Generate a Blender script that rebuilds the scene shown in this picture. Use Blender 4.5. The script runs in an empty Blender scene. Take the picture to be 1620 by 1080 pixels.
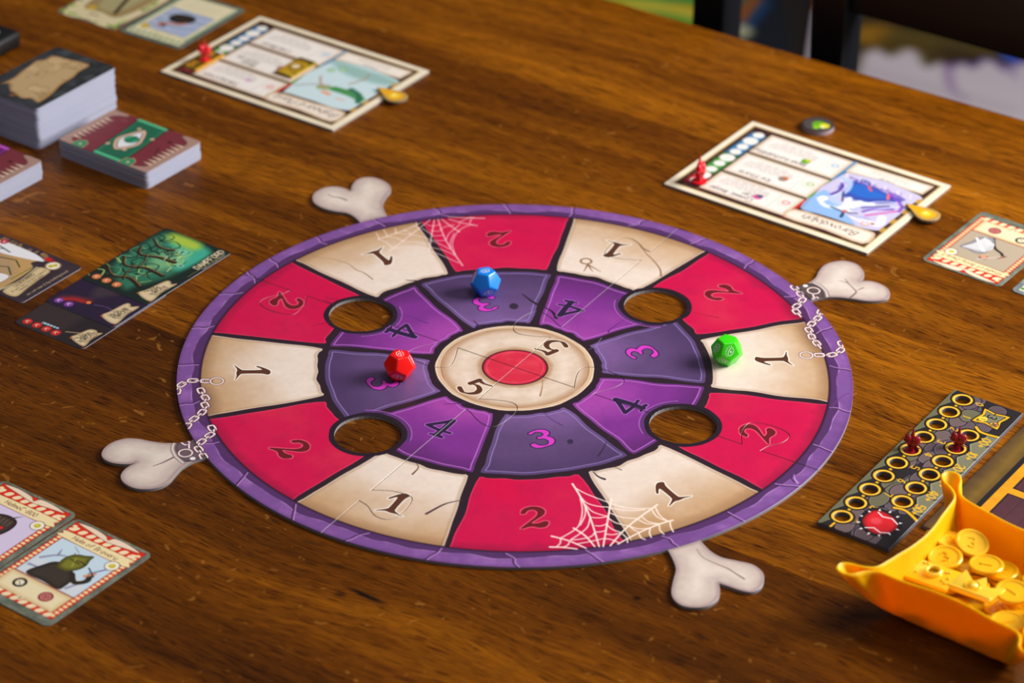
import bpy, bmesh, math, random
import numpy as np
from mathutils import Vector, Matrix
from mathutils.geometry import delaunay_2d_cdt
random.seed(7); rng = np.random.default_rng(7)
S = 0.225                       # one working unit = the radius of the round board = 0.225 m
C = bpy.context.scene.collection
R_ = math.radians
SC = bpy.context.scene

# ------------------------------------------------------------------ camera, world, lights, exposure
f_px, tilt, roll = 4480.8, 0.5532, 0.0146
cam_pos = Vector((-0.0101, -7.1095, 4.48)) * S
cd = bpy.data.cameras.new('camera'); cam = bpy.data.objects.new('camera', cd); C.objects.link(cam)
ct, st, cr, sr = math.cos(tilt), math.sin(tilt), math.cos(roll), math.sin(roll)
fw = Vector((0, ct, -st)); up0 = Vector((0, st, ct)); rt0 = Vector((1, 0, 0))
rt = rt0*cr + up0*sr; up = up0*cr - rt0*sr
M = Matrix((rt, up, -fw)).transposed().to_4x4(); M.translation = cam_pos
cam.matrix_world = M
cd.sensor_width = 36.0; cd.sensor_fit = 'HORIZONTAL'; cd.lens = 36.0*f_px/1620.0
cd.clip_start = 0.05; cd.clip_end = 60
cd.dof.use_dof = True; cd.dof.focus_distance = 8.2*S; cd.dof.aperture_fstop = 6.3
SC.camera = cam
w = bpy.data.worlds.new('world'); SC.world = w; w.use_nodes = True
bg = w.node_tree.nodes['Background']; bg.inputs[0].default_value = (0.93, 0.94, 1.0, 1); bg.inputs[1].default_value = 0.14
def area(name, loc, target, size, power, col, sy=None):
    l = bpy.data.lights.new(name, 'AREA'); l.size = size; l.energy = power; l.color = col
    if sy: l.shape = 'RECTANGLE'; l.size_y = sy
    o = bpy.data.objects.new(name, l); C.objects.link(o); o.location = loc
    o.rotation_euler = (Vector(target)-Vector(loc)).to_track_quat('-Z', 'Y').to_euler(); return o
area('window_light', (1.75, 0.25, 1.0), (0.0, 0.0, 0), 1.0, 60, (1.0, 0.985, 0.95), 0.8)
area('room_light', (0.5, -0.2, 2.3), (0, 0.1, 0), 1.2, 11, (1.0, 0.95, 0.88))
SC.view_settings.view_transform = 'Standard'; SC.view_settings.look = 'None'
SC.view_settings.gamma = 1; SC.view_settings.use_curve_mapping = False
SC.view_settings.exposure = 0.24

# ------------------------------------------------------------------ materials
def mat(name, col, rough=0.5, metal=0.0, spec=0.5, coat=0.0, sss=0.0, bump=None):
    m = bpy.data.materials.new(name); m.use_nodes = True; nt = m.node_tree; b = nt.nodes['Principled BSDF']
    c = tuple((v/12.92 if v <= 0.04045 else ((v+0.055)/1.055)**2.4) for v in col)
    n = nt.nodes.new('ShaderNodeTexNoise'); n.inputs['Scale'].default_value = 60; n.inputs['Detail'].default_value = 3
    tc = nt.nodes.new('ShaderNodeTexCoord'); nt.links.new(tc.outputs['Object'], n.inputs['Vector'])
    mx = nt.nodes.new('ShaderNodeMix'); mx.data_type = 'RGBA'
    mx.inputs[6].default_value = tuple(v*0.94 for v in c)+(1,); mx.inputs[7].default_value = c+(1,)
    nt.links.new(n.outputs['Fac'], mx.inputs[0]); nt.links.new(mx.outputs[2], b.inputs['Base Color'])
    b.inputs['Roughness'].default_value = rough; b.inputs['Metallic'].default_value = metal
    b.inputs['Specular IOR Level'].default_value = spec; b.inputs['Coat Weight'].default_value = coat; b.inputs['Coat Roughness'].default_value = 0.15
    if sss:
        b.inputs['Subsurface Weight'].default_value = sss; b.inputs['Subsurface Radius'].default_value = (1.0, 0.62, 0.1); b.inputs['Subsurface Scale'].default_value = 0.006
    if bump:
        sc_, st_ = bump; n2 = nt.nodes.new('ShaderNodeTexNoise'); n2.inputs['Scale'].default_value = sc_
        nt.links.new(tc.outputs['Object'], n2.inputs['Vector']); bp = nt.nodes.new('ShaderNodeBump')
        bp.inputs['Strength'].default_value = st_; bp.inputs['Distance'].default_value = 0.001
        nt.links.new(n2.outputs['Fac'], bp.inputs['Height']); nt.links.new(bp.outputs[0], b.inputs['Normal'])
    return m
def mat_print(name, cv, rough=0.42, spec=0.4):
    """flat print painted in code by the Cv painter below (no file is read)"""
    h, w_, _ = cv.a.shape
    im = bpy.data.images.new(name, w_, h, alpha=False)
    px = np.ones((h, w_, 4), np.float32); px[..., :3] = np.clip(cv.a, 0, 1)
    im.pixels.foreach_set(px.ravel()); im.update(); im.pack()
    m = bpy.data.materials.new(name); m.use_nodes = True; nt = m.node_tree; b = nt.nodes['Principled BSDF']
    t = nt.nodes.new('ShaderNodeTexImage'); t.image = im; t.interpolation = 'Cubic'; t.extension = 'EXTEND'
    nt.links.new(t.outputs[0], b.inputs['Base Color'])
    b.inputs['Roughness'].default_value = rough; b.inputs['Specular IOR Level'].default_value = spec
    tc = nt.nodes.new('ShaderNodeTexCoord'); n2 = nt.nodes.new('ShaderNodeTexNoise'); n2.inputs['Scale'].default_value = 900
    nt.links.new(tc.outputs['Object'], n2.inputs['Vector']); bp = nt.nodes.new('ShaderNodeBump')
    bp.inputs['Strength'].default_value = 0.06; bp.inputs['Distance'].default_value = 0.0004
    nt.links.new(n2.outputs['Fac'], bp.inputs['Height']); nt.links.new(bp.outputs[0], b.inputs['Normal'])
    return m

# ------------------------------------------------------------------ painter for printed art (numpy)
def hx(s): return np.array([int(s[i:i+2], 16)/255 for i in (0, 2, 4)], np.float32)
def cr_(pts, n=6, closed=False):
    P = [np.array(p, float) for p in pts]
    if len(P) < 3: return pts
    N = len(P); out = []
    rngi = range(N if closed else N-1)
    for i in rngi:
        if closed: p0, p1, p2, p3 = P[(i-1) % N], P[i], P[(i+1) % N], P[(i+2) % N]
        else: p0, p1, p2, p3 = P[max(i-1, 0)], P[i], P[i+1], P[min(i+2, N-1)]
        for k in range(n):
            t = k/n
            v = 0.5*((2*p1)+(-p0+p2)*t+(2*p0-5*p1+4*p2-p3)*t*t+(-p0+3*p1-3*p2+p3)*t**3)
            out.append(tuple(v))
    if not closed: out.append(tuple(P[-1]))
    return out
def noise2(h, w_, px, oct=3, seed=0):
    r = np.random.default_rng(seed); out = np.zeros((h, w_), np.float32); amp = 1; tot = 0
    for o in range(oct):
        s = max(px/2**o, 2); gh, gw = int(h/s)+3, int(w_/s)+3; g = r.random((gh, gw), dtype=np.float32)
        y = np.arange(h)/s; x = np.arange(w_)/s; yi = y.astype(int); xi = x.astype(int)
        ty = (y-yi); tx = (x-xi); ty = (ty*ty*(3-2*ty)).astype(np.float32)[:, None]; tx = (tx*tx*(3-2*tx)).astype(np.float32)
        a = g[yi]*(1-ty)+g[yi+1]*ty; out += amp*(a[:, xi]*(1-tx)+a[:, xi+1]*tx); tot += amp; amp *= 0.5
    return out/tot
GL = {}
for _e in ("a:59291705233355,5953 b:0d03,0333555749290 7 c:5929170523 53 d:5d53,5333150719295 9 e:0656584929070 5234353 f:5c4d2c23,0949 g:592917153555,595140 10 h:0d03,0729495853 i:1913,1b1c j:393120,3b3c k:0d03,49065 3 l:0d03 "
  "m:0903,07293833,38596863 n:0903,0729495853 o:290705233355573929 p:0900,0729495755330 4 q:5950,59290705235 4 r:0903,072949 s:592908374755331 304 t:2c242353,0949 u:0905233355,5953 v:093359 w:0913395379 x:0953,5903 y:09052355,595210 z:09590353 "
  "A:033d63,1656 B:030d4d5b5948,0848565443 03 C:6c4d1d0a061343 64 D:030d3d6a663303 E:6d0d0363,0848 F:6d0d03,0848 G:6c4d1d0a0613436468 38 H:0d03,6d63,0868 I:1d13 L:0d0353 M:030d356d63 N:030d636d O:2d0a062343666a4d2d P:030d4d6b694707 "
  "R:030d4d6b694707,3763 S:6c4d1d0b096654431304 T:0d6d,3d33 U:0d0523436 56d V:0d336d 0:2d0a062333565a3d2d 1:1b2d23 2:0b2d4d5b590353 3:0c2d4d5b5938,385654431304 4:434d0666 5:5d0d0839575443 03 6:5d2c070423435557390 8 7:0d5d23 8:280a0c1d4d5c5a38,2806041343545638 "
  "9:58280a1d4d5b5513 +:363a,1858 -:1848 &:0d6d,3d1a07143354").replace('  ', ' ').split(' '):
    if len(_e) > 1 and _e[1] == ':': _k = _e[0]; GL[_k] = _e[2:]
    else: GL[_k] += _e
def glyph(ch):
    out = []
    for s in GL.get(ch, '').split(','):
        if not s: continue
        out.append([(int(s[i], 16), int(s[i+1], 16)-3) for i in range(0, len(s), 2)])
    return out
class Cv:
    def __init__(s, x0, y0, x1, y1, ppu, col):
        s.x0, s.y0, s.x1, s.y1, s.p = x0, y0, x1, y1, ppu
        s.w = int(round((x1-x0)*ppu)); s.h = int(round((y1-y0)*ppu))
        s.a = np.empty((s.h, s.w, 3), np.float32); s.a[:] = hx(col) if isinstance(col, str) else col
    def box(s, pts, pad):
        P = np.asarray(pts, float); a = P.min(0)-pad; b = P.max(0)+pad
        i0 = max(int((a[0]-s.x0)*s.p), 0); i1 = min(int((b[0]-s.x0)*s.p)+2, s.w); j0 = max(int((a[1]-s.y0)*s.p), 0); j1 = min(int((b[1]-s.y0)*s.p)+2, s.h)
        if i1 <= i0 or j1 <= j0: return None
        X = (s.x0+(np.arange(i0, i1)+0.5)/s.p)[None, :]; Y = (s.y0+(np.arange(j0, j1)+0.5)/s.p)[:, None]
        return (slice(j0, j1), slice(i0, i1)), X, Y
    def sdf(s, pts, pad=0.0):
        r = s.box(pts, pad+2/s.p)
        if r is None: return None
        sl, X, Y = r; P = np.asarray(pts, float); d2 = np.full((Y.shape[0], X.shape[1]), 1e9); ins = np.zeros(d2.shape, bool)
        for k in range(len(P)):
            ax, ay = P[k-1]; bx, by = P[k]; ex, ey = bx-ax, by-ay; L = ex*ex+ey*ey+1e-18
            t = np.clip(((X-ax)*ex+(Y-ay)*ey)/L, 0, 1); dx = X-ax-t*ex; dy = Y-ay-t*ey; d2 = np.minimum(d2, dx*dx+dy*dy)
            if ay != by:
                c = ((ay > Y) != (by > Y)); ins ^= c & (X < (bx-ax)*(Y-ay)/(by-ay)+ax)
        d = np.sqrt(d2); return sl, X, Y, np.where(ins, -d, d)
    def blend(s, sl, col, al):
        v = s.a[sl]; c = hx(col) if isinstance(col, str) else col; al = np.asarray(al, np.float32)[..., None]; v += (c-v)*al
    def poly(s, pts, col, al=1.0, soft=None):
        r = s.sdf(pts, soft or 0)
        if r is None: return
        sl, X, Y, d = r; k = (1/s.p if not soft else soft)
        s.blend(sl, col, np.clip(0.5-d/k, 0, 1)*al)
    def shade(s, pts, edge, width, al=1.0, off=0.0):
        """print: blend towards a colour near the outline, inside"""
        r = s.sdf(pts)
        if r is None: return
        sl, X, Y, d = r; ins = np.clip(0.5-d*s.p, 0, 1); g = np.clip(1-(-d-off)/width, 0, 1); s.blend(sl, edge, ins*g*g*(3-2*g)*al)
    def inline(s, pts, off, wd, col, al=1.0):
        r = s.sdf(pts)
        if r is None: return
        sl, X, Y, d = r; s.blend(sl, col, np.clip(0.5-(np.abs(d+off)-wd/2)*s.p, 0, 1)*al)
    def stroke(s, pts, wd, col, al=1.0, soft=None):
        n = len(pts); wd = wd if isinstance(wd, (list, tuple, np.ndarray)) else [wd]*n
        r = s.box(pts, max(wd)+(soft or 0)+2/s.p)
        if r is None: return
        sl, X, Y = r; cov = np.zeros((Y.shape[0], X.shape[1])); k = 1/s.p if not soft else soft
        for i in range(n-1):
            ax, ay = pts[i]; bx, by = pts[i+1]; ra, rb = wd[i]/2, wd[i+1]/2; m = max(ra, rb)+k
            i0 = max(int((min(ax, bx)-m-s.x0)*s.p)-sl[1].start, 0); i1 = int((max(ax, bx)+m-s.x0)*s.p)+2-sl[1].start
            j0 = max(int((min(ay, by)-m-s.y0)*s.p)-sl[0].start, 0); j1 = int((max(ay, by)+m-s.y0)*s.p)+2-sl[0].start
            x = X[:, i0:max(i1, 0)]; y = Y[j0:max(j1, 0)]
            if x.size == 0 or y.size == 0: continue
            ex, ey = bx-ax, by-ay; L = ex*ex+ey*ey+1e-18; t = np.clip(((x-ax)*ex+(y-ay)*ey)/L, 0, 1)
            d = np.hypot(x-ax-t*ex, y-ay-t*ey)-(ra+(rb-ra)*t); c = cov[j0:max(j1, 0), i0:max(i1, 0)]; np.maximum(c, np.clip(0.5-d/k, 0, 1), out=c)
        s.blend(sl, col, cov*al)
    def taper(s, pts, w0, w1, col, al=1.0):
        n = len(pts); s.stroke(pts, [w0+(w1-w0)*i/(n-1) for i in range(n)], col, al)
    def circ(s, c, r, col, al=1.0, ry=None, soft=None):
        ry = ry or r; s.poly([(c[0]+r*math.cos(t), c[1]+ry*math.sin(t)) for t in np.linspace(0, 2*math.pi, 25)[:-1]], col, al, soft)
    def ring(s, c, r, wd, col, al=1.0):
        s.stroke([(c[0]+r*math.cos(t), c[1]+r*math.sin(t)) for t in np.linspace(0, 2*math.pi, 33)], wd, col, al)
    def rect(s, x0, y0, x1, y1, col, al=1.0, soft=None): s.poly([(x0, y0), (x1, y0), (x1, y1), (x0, y1)], col, al, soft)
    def grain(s, px, amt, seed=0, oct=4):
        n = noise2(s.h, s.w, px, oct, seed); s.a *= (1+(n-0.5)*2*amt)[..., None]
    def blob(s, c, r, seed, wob=0.25, n=14):
        q = np.random.default_rng(seed); return cr_([(c[0]+(r[0] if isinstance(r, tuple) else r)*(1+wob*(q.random()-.5)*2)*math.cos(t), c[1]+(r[1] if isinstance(r, tuple) else r)*(1+wob*(q.random()-.5)*2)*math.sin(t)) for t in np.linspace(0, 2*math.pi, n+1)[:-1]], 4, True)
    def text(s, txt, x, y, h, col, ang=0.0, wt=0.12, nib=0.7, slant=0.0, centre=False, al=1.0, track=2.2, smooth=True):
        u = h/10; adv = 0; gl = []
        for ch in txt:
            if ch == ' ': adv += 4; continue
            g = glyph(ch); wmax = max([p[0] for st_ in g for p in st_] or [0]); gl.append((adv, g, ch in 'ABDEFHPRMNTL')); adv += wmax+track
        ox = -(adv-track)/2 if centre else 0; c_, s_ = math.cos(ang), math.sin(ang)
        for a, g, hard in gl:
            for st_ in g:
                P = [((ox+a+px_+slant*py)*u, py*u) for px_, py in st_]
                if smooth and not hard and len(P) > 3: P = cr_(P, 3)
                W = []
                for i in range(len(P)):
                    q0 = P[max(i-1, 0)]; q1 = P[min(i+1, len(P)-1)]; d = math.atan2(q1[1]-q0[1], q1[0]-q0[0])
                    W.append(h*wt*(1-nib+nib*1.35*abs(math.sin(d-math.radians(35)))))
                s.stroke([(x+a_*c_-b_*s_, y+a_*s_+b_*c_) for a_, b_ in P], W, col, al)

# ------------------------------------------------------------------ object helpers
ALL = []
def link(o, parent=None):
    C.objects.link(o); ALL.append(o)
    if parent: o.parent = parent
    return o
def tag(o, label, cat=None, group=None, kind=None):
    if label: o['label'] = label
    if cat: o['category'] = cat
    if group: o['group'] = group
    if kind: o['kind'] = kind
    return o
def empty(name, loc=(0, 0, 0), rz=0.0):
    o = bpy.data.objects.new(name, None); o.empty_display_size = 0.02; o.location = loc; o.rotation_euler = (0, 0, rz); return link(o)
def mobj(name, me, mats, parent=None, loc=(0, 0, 0), rot=(0, 0, 0), smooth=None):
    if not isinstance(mats, (list, tuple)): mats = [mats]
    for m in mats: me.materials.append(m)
    o = bpy.data.objects.new(name, me); o.location = loc; o.rotation_euler = rot
    if smooth is not None:
        me.polygons.foreach_set('use_smooth', [True]*len(me.polygons))
        if smooth < 180: me.set_sharp_from_angle(angle=R_(smooth))
    return link(o, parent)
def bm_mesh(name, bm):
    me = bpy.data.meshes.new(name); bm.normal_update(); bm.to_mesh(me); bm.free(); return me
def pdmesh(name, v, f):
    me = bpy.data.meshes.new(name); me.from_pydata([tuple(p) for p in v], [], f); me.update(); return me
def box_mesh(name, dx, dy, dz, bev=0.0, seg=2, c=(0, 0, 0)):
    bm = bmesh.new(); bmesh.ops.create_cube(bm, size=1)
    for v in bm.verts: v.co = Vector((v.co.x*dx+c[0], v.co.y*dy+c[1], v.co.z*dz+c[2]))
    if bev: bmesh.ops.bevel(bm, geom=bm.edges[:], offset=bev, segments=seg, profile=0.5, affect='EDGES')
    return bm_mesh(name, bm)
def lathe(name, prof, n=32, sx=1.0, sy=1.0):
    v = []; f = []
    for r, z in prof:
        for k in range(n): t = 2*math.pi*k/n; v.append((r*math.cos(t)*sx, r*math.sin(t)*sy, z))
    m = len(prof)
    for i in range(m-1):
        for k in range(n): a = i*n+k; b = i*n+(k+1) % n; f.append((a, b, b+n, a+n))
    if prof[0][0] > 1e-6: f.append(tuple(range(n))[::-1])
    if prof[-1][0] > 1e-6: f.append(tuple((m-1)*n+k for k in range(n)))
    me = pdmesh(name, v, f); bm = bmesh.new(); bm.from_mesh(me); bmesh.ops.remove_doubles(bm, verts=bm.verts, dist=1e-6); bm.to_mesh(me); bm.free(); return me
def area2(P): return 0.5*sum(P[i-1][0]*P[i][1]-P[i][0]*P[i-1][1] for i in range(len(P)))
def offset(P, d):
    """inset of a CCW outline by d"""
    n = len(P); out = []
    for i in range(n):
        a, b, c = Vector(P[i-1]), Vector(P[i]), Vector(P[(i+1) % n]); e1 = (b-a); e2 = (c-b)
        if e1.length < 1e-9 or e2.length < 1e-9: out.append(tuple(b)); continue
        e1.normalize(); e2.normalize(); n1 = Vector((-e1.y, e1.x)); n2 = Vector((-e2.y, e2.x)); m = n1+n2
        if m.length < 0.3: out.append(tuple(b+n1*d)); continue
        m.normalize(); out.append(tuple(b+m*(d/max(m.dot(n1), 0.5))))
    return out
def inpoly(P, X, Y):
    P = np.asarray(P); ins = np.zeros(X.shape, bool)
    for k in range(len(P)):
        ax, ay = P[k-1]; bx, by = P[k]
        if ay != by: ins ^= ((ay > Y) != (by > Y)) & (X < (bx-ax)*(Y-ay)/(by-ay)+ax)
    return ins
def slab(name, outer, holes, z0, z1, uvbox, mats, parent=None, loc=(0, 0, 0), rz=0.0, ch=0.0012):
    """extruded sheet with a small worn edge; material 0 = printed top, 1 = cut edge. uvbox = painter extents"""
    if area2(outer) < 0: outer = outer[::-1]
    rings = [list(outer)]+[list(h) if area2(h) > 0 else list(h)[::-1] for h in holes]
    ins = [offset(rings[0], ch)]+[offset(h, -ch) for h in rings[1:]]
    v2 = []; ed = []; st_ = []
    for r in ins:
        b = len(v2); st_.append(b); v2 += [Vector(p) for p in r]; ed += [(b+i, b+(i+1) % len(r)) for i in range(len(r))]
    res = delaunay_2d_cdt(v2, ed, [], 0, 1e-7); vv, ff = res[0], res[2]
    V = [(p.x, p.y, z1) for p in vv]
    cen = np.array([[sum(vv[i][0] for i in f)/3, sum(vv[i][1] for i in f)/3] for f in ff])
    ok = inpoly(ins[0], cen[:, 0], cen[:, 1])
    for h in ins[1:]: ok &= ~inpoly(h, cen[:, 0], cen[:, 1])
    F = []; MI = []
    for k, f in enumerate(ff):
        if ok[k]:
            a = area2([vv[i] for i in f]); F.append(tuple(f) if a > 0 else tuple(f)[::-1]); MI.append(0)
    for k, r in enumerate(rings):
        n = len(r); b0 = len(V); V += [(p[0], p[1], z1) for p in ins[k]]; b1 = len(V); V += [(p[0], p[1], z1-ch*0.8) for p in r]; b2 = len(V); V += [(p[0], p[1], z0) for p in r]
        for i in range(n):
            j = (i+1) % n
            q1 = (b0+i, b1+i, b1+j, b0+j); q2 = (b1+i, b2+i, b2+j, b1+j)
            if k == 0: F += [q1, q2]
            else: F += [q1[::-1], q2[::-1]]
            MI += [0, 1]
    me = pdmesh(name, V, F); me.polygons.foreach_set('material_index', MI)
    uv = me.uv_layers.new(name='UVMap'); x0, y0, x1, y1 = uvbox; co = np.array([v for v in V])
    li = np.zeros(len(me.loops), np.int32); me.loops.foreach_get('vertex_index', li)
    U = np.stack([(co[li, 0]-x0)/(x1-x0), (co[li, 1]-y0)/(y1-y0)], 1).astype(np.float32); uv.data.foreach_set('uv', U.ravel())
    return mobj(name, me, mats, parent, loc, (0, 0, rz))
def rrect(w_, h, r, n=5):
    out = []
    for cx, cy, a in ((w_/2-r, h/2-r, 0), (-w_/2+r, h/2-r, 90), (-w_/2+r, -h/2+r, 180), (w_/2-r, -h/2+r, 270)):
        out += [(cx+r*math.cos(R_(a+90*i/n)), cy+r*math.sin(R_(a+90*i/n))) for i in range(n+1)]
    return out

TZ = -0.010                     # table top; the board's printed face is z = 0
# ------------------------------------------------------------------ room setting (floor, walls) and table
def mat_floor():
    m = mat('dark_floor', (0.12, 0.085, 0.07), 0.6); return m
FZ = TZ-0.75/S
def struct(o): o['kind'] = 'structure'; return o
struct(mobj('floor', box_mesh('floor', 40, 40, 0.2, c=(0, 0, FZ-0.1)), mat_floor()))
struct(mobj('wall_back', box_mesh('wall_back', 40, 0.4, 12, c=(0, 20, FZ+6)), mat('warm_grey_wall', (0.22, 0.19, 0.17), 0.9)))
struct(mobj('wall_left', box_mesh('wall_left', 0.4, 40, 12, c=(-20, 0, FZ+6)), mat('warm_grey_wall_side', (0.22, 0.19, 0.17), 0.9)))

def wood_mat():
    m = bpy.data.materials.new('stained_oak'); m.use_nodes = True; nt = m.node_tree; N = nt.nodes; L = nt.links; b = N['Principled BSDF']
    tc = N.new('ShaderNodeTexCoord'); oi = N.new('ShaderNodeObjectInfo')
    def math_(op, a, b_=None, c=None):
        n = N.new('ShaderNodeMath'); n.operation = op
        for i, v in enumerate((a, b_, c)):
            if v is None: continue
            if isinstance(v, (int, float)): n.inputs[i].default_value = v
            else: L.new(v, n.inputs[i])
        return n.outputs[0]
    off = N.new('ShaderNodeCombineXYZ'); L.new(math_('MULTIPLY', oi.outputs['Random'], 7.3), off.inputs[0]); L.new(math_('MULTIPLY', oi.outputs['Random'], 3.1), off.inputs[2])
    add = N.new('ShaderNodeVectorMath'); add.operation = 'ADD'; L.new(tc.outputs['Object'], add.inputs[0]); L.new(off.outputs[0], add.inputs[1])
    def noise(scale, vec, det=3, rough=0.55, dist=0.0):
        mp = N.new('ShaderNodeMapping'); L.new(vec, mp.inputs[0]); mp.inputs['Scale'].default_value = scale
        n = N.new('ShaderNodeTexNoise'); n.inputs['Scale'].default_value = 1; n.inputs['Detail'].default_value = det; n.inputs['Roughness'].default_value = rough; n.inputs['Distortion'].default_value = dist
        L.new(mp.outputs[0], n.inputs['Vector']); return n
    # slow warp so the grain wanders
    wp = noise((3.2, 7, 1), add.outputs[0], 2); vs = N.new('ShaderNodeVectorMath'); vs.operation = 'SUBTRACT'; L.new(wp.outputs['Color'], vs.inputs[0]); vs.inputs[1].default_value = (0.5, 0.5, 0.5)
    vm = N.new('ShaderNodeVectorMath'); vm.operation = 'MULTIPLY'; L.new(vs.outputs[0], vm.inputs[0]); vm.inputs[1].default_value = (0.02, 0.05, 0)
    wv = N.new('ShaderNodeVectorMath'); wv.operation = 'ADD'; L.new(add.outputs[0], wv.inputs[0]); L.new(vm.outputs[0], wv.inputs[1]); V = wv.outputs[0]
    big = noise((1.6, 16, 1), V, 3); mid = noise((5, 95, 1), V, 3, 0.6); fine = noise((34, 1000, 1), V, 2, 0.6); pores = noise((62, 1500, 1), V, 2, 0.5)
    rays = noise((50, 55, 1), V, 2, 0.5, 2.4)
    s = math_('ADD', math_('MULTIPLY', big.outputs[0], 0.55), math_('MULTIPLY', mid.outputs[0], 0.26)); s = math_('ADD', s, 0.095)
    s = math_('ADD', s, math_('MULTIPLY', math_('SUBTRACT', fine.outputs[0], 0.5), 0.24))
    s = math_('ADD', s, math_('MULTIPLY', math_('SUBTRACT', oi.outputs['Random'], 0.5), 0.12))
    ra = N.new('ShaderNodeValToRGB'); L.new(s, ra.inputs[0]); e = ra.color_ramp.elements
    e[0].position = 0.30; e[0].color = (0.030, 0.0065, 0.0003, 1); e[1].position = 0.72; e[1].color = (0.40, 0.125, 0.0025, 1)
    x = e.new(0.5); x.color = (0.145, 0.038, 0.0005, 1)
    pr = N.new('ShaderNodeValToRGB'); L.new(pores.outputs[0], pr.inputs[0]); pr.color_ramp.elements[0].position = 0.39; pr.color_ramp.elements[1].position = 0.46
    pr.color_ramp.elements[0].color = (0.10, 0.07, 0.06, 1); pr.color_ramp.elements[1].color = (1, 1, 1, 1)
    rr = N.new('ShaderNodeValToRGB'); L.new(rays.outputs[0], rr.inputs[0]); rr.color_ramp.elements[0].position = 0.68; rr.color_ramp.elements[1].position = 0.73
    mx = N.new('ShaderNodeMix'); mx.data_type = 'RGBA'; mx.blend_type = 'MULTIPLY'; mx.inputs[0].default_value = 0.82; L.new(ra.outputs[0], mx.inputs[6]); L.new(pr.outputs[0], mx.inputs[7])
    m2 = N.new('ShaderNodeMix'); m2.data_type = 'RGBA'; m2.blend_type = 'MIX'; L.new(math_('MULTIPLY', rr.outputs[0], 0.42), m2.inputs[0]); L.new(mx.outputs[2], m2.inputs[6]); m2.inputs[7].default_value = (0.42, 0.17, 0.025, 1)
    last = m2.outputs[2]
    # knots: dark eyes with rings, at fixed places on the table (object space, metres)
    for (kx, ky, rx, ry, dark) in KNOTS:
        mp = N.new('ShaderNodeMapping'); mp.vector_type = 'POINT'; L.new(V, mp.inputs[0])
        sub = N.new('ShaderNodeVectorMath'); sub.operation = 'SUBTRACT'; L.new(tc.outputs['Object'], sub.inputs[0]); sub.inputs[1].default_value = (kx, ky, 0)
        wob = noise((60, 90, 1), tc.outputs['Object'], 2); vs2 = N.new('ShaderNodeVectorMath'); vs2.operation = 'MULTIPLY_ADD'; L.new(wob.outputs['Color'], vs2.inputs[0]); vs2.inputs[1].default_value = (rx*1.2, ry*1.2, 0); L.new(sub.outputs[0], vs2.inputs[2])
        sc = N.new('ShaderNodeVectorMath'); sc.operation = 'DIVIDE'; L.new(vs2.outputs[0], sc.inputs[0]); sc.inputs[1].default_value = (rx, ry, 1e3)
        ln = N.new('ShaderNodeVectorMath'); ln.operation = 'LENGTH'; sb = N.new('ShaderNodeVectorMath'); sb.operation = 'SUBTRACT'; L.new(sc.outputs[0], sb.inputs[0]); sb.inputs[1].default_value = (0.6, 0.6, 0); L.new(sb.outputs[0], ln.inputs[0])
        kr = N.new('ShaderNodeValToRGB'); L.new(ln.outputs['Value'], kr.inputs[0]); ke = kr.color_ramp.elements
        ke[0].position = 0.3; ke[0].color = (dark, dark, dark, 1); ke[1].position = 1.0; ke[1].color = (0, 0, 0, 1)
        mk = N.new('ShaderNodeMix'); mk.data_type = 'RGBA'; L.new(kr.outputs[0], mk.inputs[0]); L.new(last, mk.inputs[6]); mk.inputs[7].default_value = (0.006, 0.003, 0.002, 1); last = mk.outputs[2]
    L.new(last, b.inputs['Base Color'])
    b.inputs['Roughness'].default_value = 0.36; b.inputs['Specular IOR Level'].default_value = 0.13
    L.new(math_('ADD', math_('MULTIPLY', fine.outputs[0], 0.2), 0.24), b.inputs['Roughness'])
    bp = N.new('ShaderNodeBump'); bp.inputs['Strength'].default_value = 0.25; bp.inputs['Distance'].default_value = 0.0006; L.new(math_('ADD', math_('MULTIPLY', fine.outputs[0], 0.5), math_('MULTIPLY', pr.outputs[0], 0.6)), bp.inputs['Height']); L.new(bp.outputs[0], b.inputs['Normal'])
    return m
TANG = R_(-33.29)
def T2(x, y):  # board frame -> table frame
    c, s = math.cos(TANG), math.sin(TANG); return (x*c+y*s, -x*s+y*c)
KN = [(-0.397,-1.111),(-0.369,-1.133),(-0.455,-1.118),(-0.292,1.899),(0.329,-1.116),(-1.070,-0.631),(1.258,0.754)]
KNOTS = []
for (p, rx, ry, dk) in zip(KN, (0.013, 0.014, 0.004, 0.010, 0.0035, 0.004, 0.006), (0.0030, 0.0026, 0.004, 0.004, 0.003, 0.003, 0.003), (0.97, 0.9, 0.6, 0.25, 0.9, 0.8, 0.7)):
    a = T2(*p); KNOTS.append((a[0]*S-rx*0.0, a[1]*S, rx, ry, dk))
oak = wood_mat()
tb = empty('dining_table', (0, 0, TZ), TANG); tag(tb, 'dark brown stained oak dining table holding the whole board game', 'table')
vb = [2.36, 1.60, 0.83, 0.20, -0.42, -1.08, -1.46, -2.12, -2.6]
for i in range(len(vb)-1):
    a, b_ = vb[i+1], vb[i]; dx = 7.4; cx = -0.5
    me = box_mesh('plank', dx, b_-a-0.0002, 0.13, 0.0005, 1, (cx, (a+b_)/2, -0.065)); mobj('plank', me, oak, tb)
mobj('apron', box_mesh('apron', 6.6, 0.1, 0.35, 0.01, 2, (cx, 2.1, -0.305)), oak, tb)
mobj('apron', box_mesh('apron', 6.6, 0.1, 0.35, 0.01, 2, (cx, -2.34, -0.305)), oak, tb)
for sx in (-1, 1):
    for vy in (2.1, -2.34):
        mobj('leg', box_mesh('leg', 0.3, 0.3, -(FZ-TZ)-0.13, 0.02, 2, (cx+sx*3.3, vy, -0.13+(FZ-TZ+0.13)/2)), oak, tb)

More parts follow.
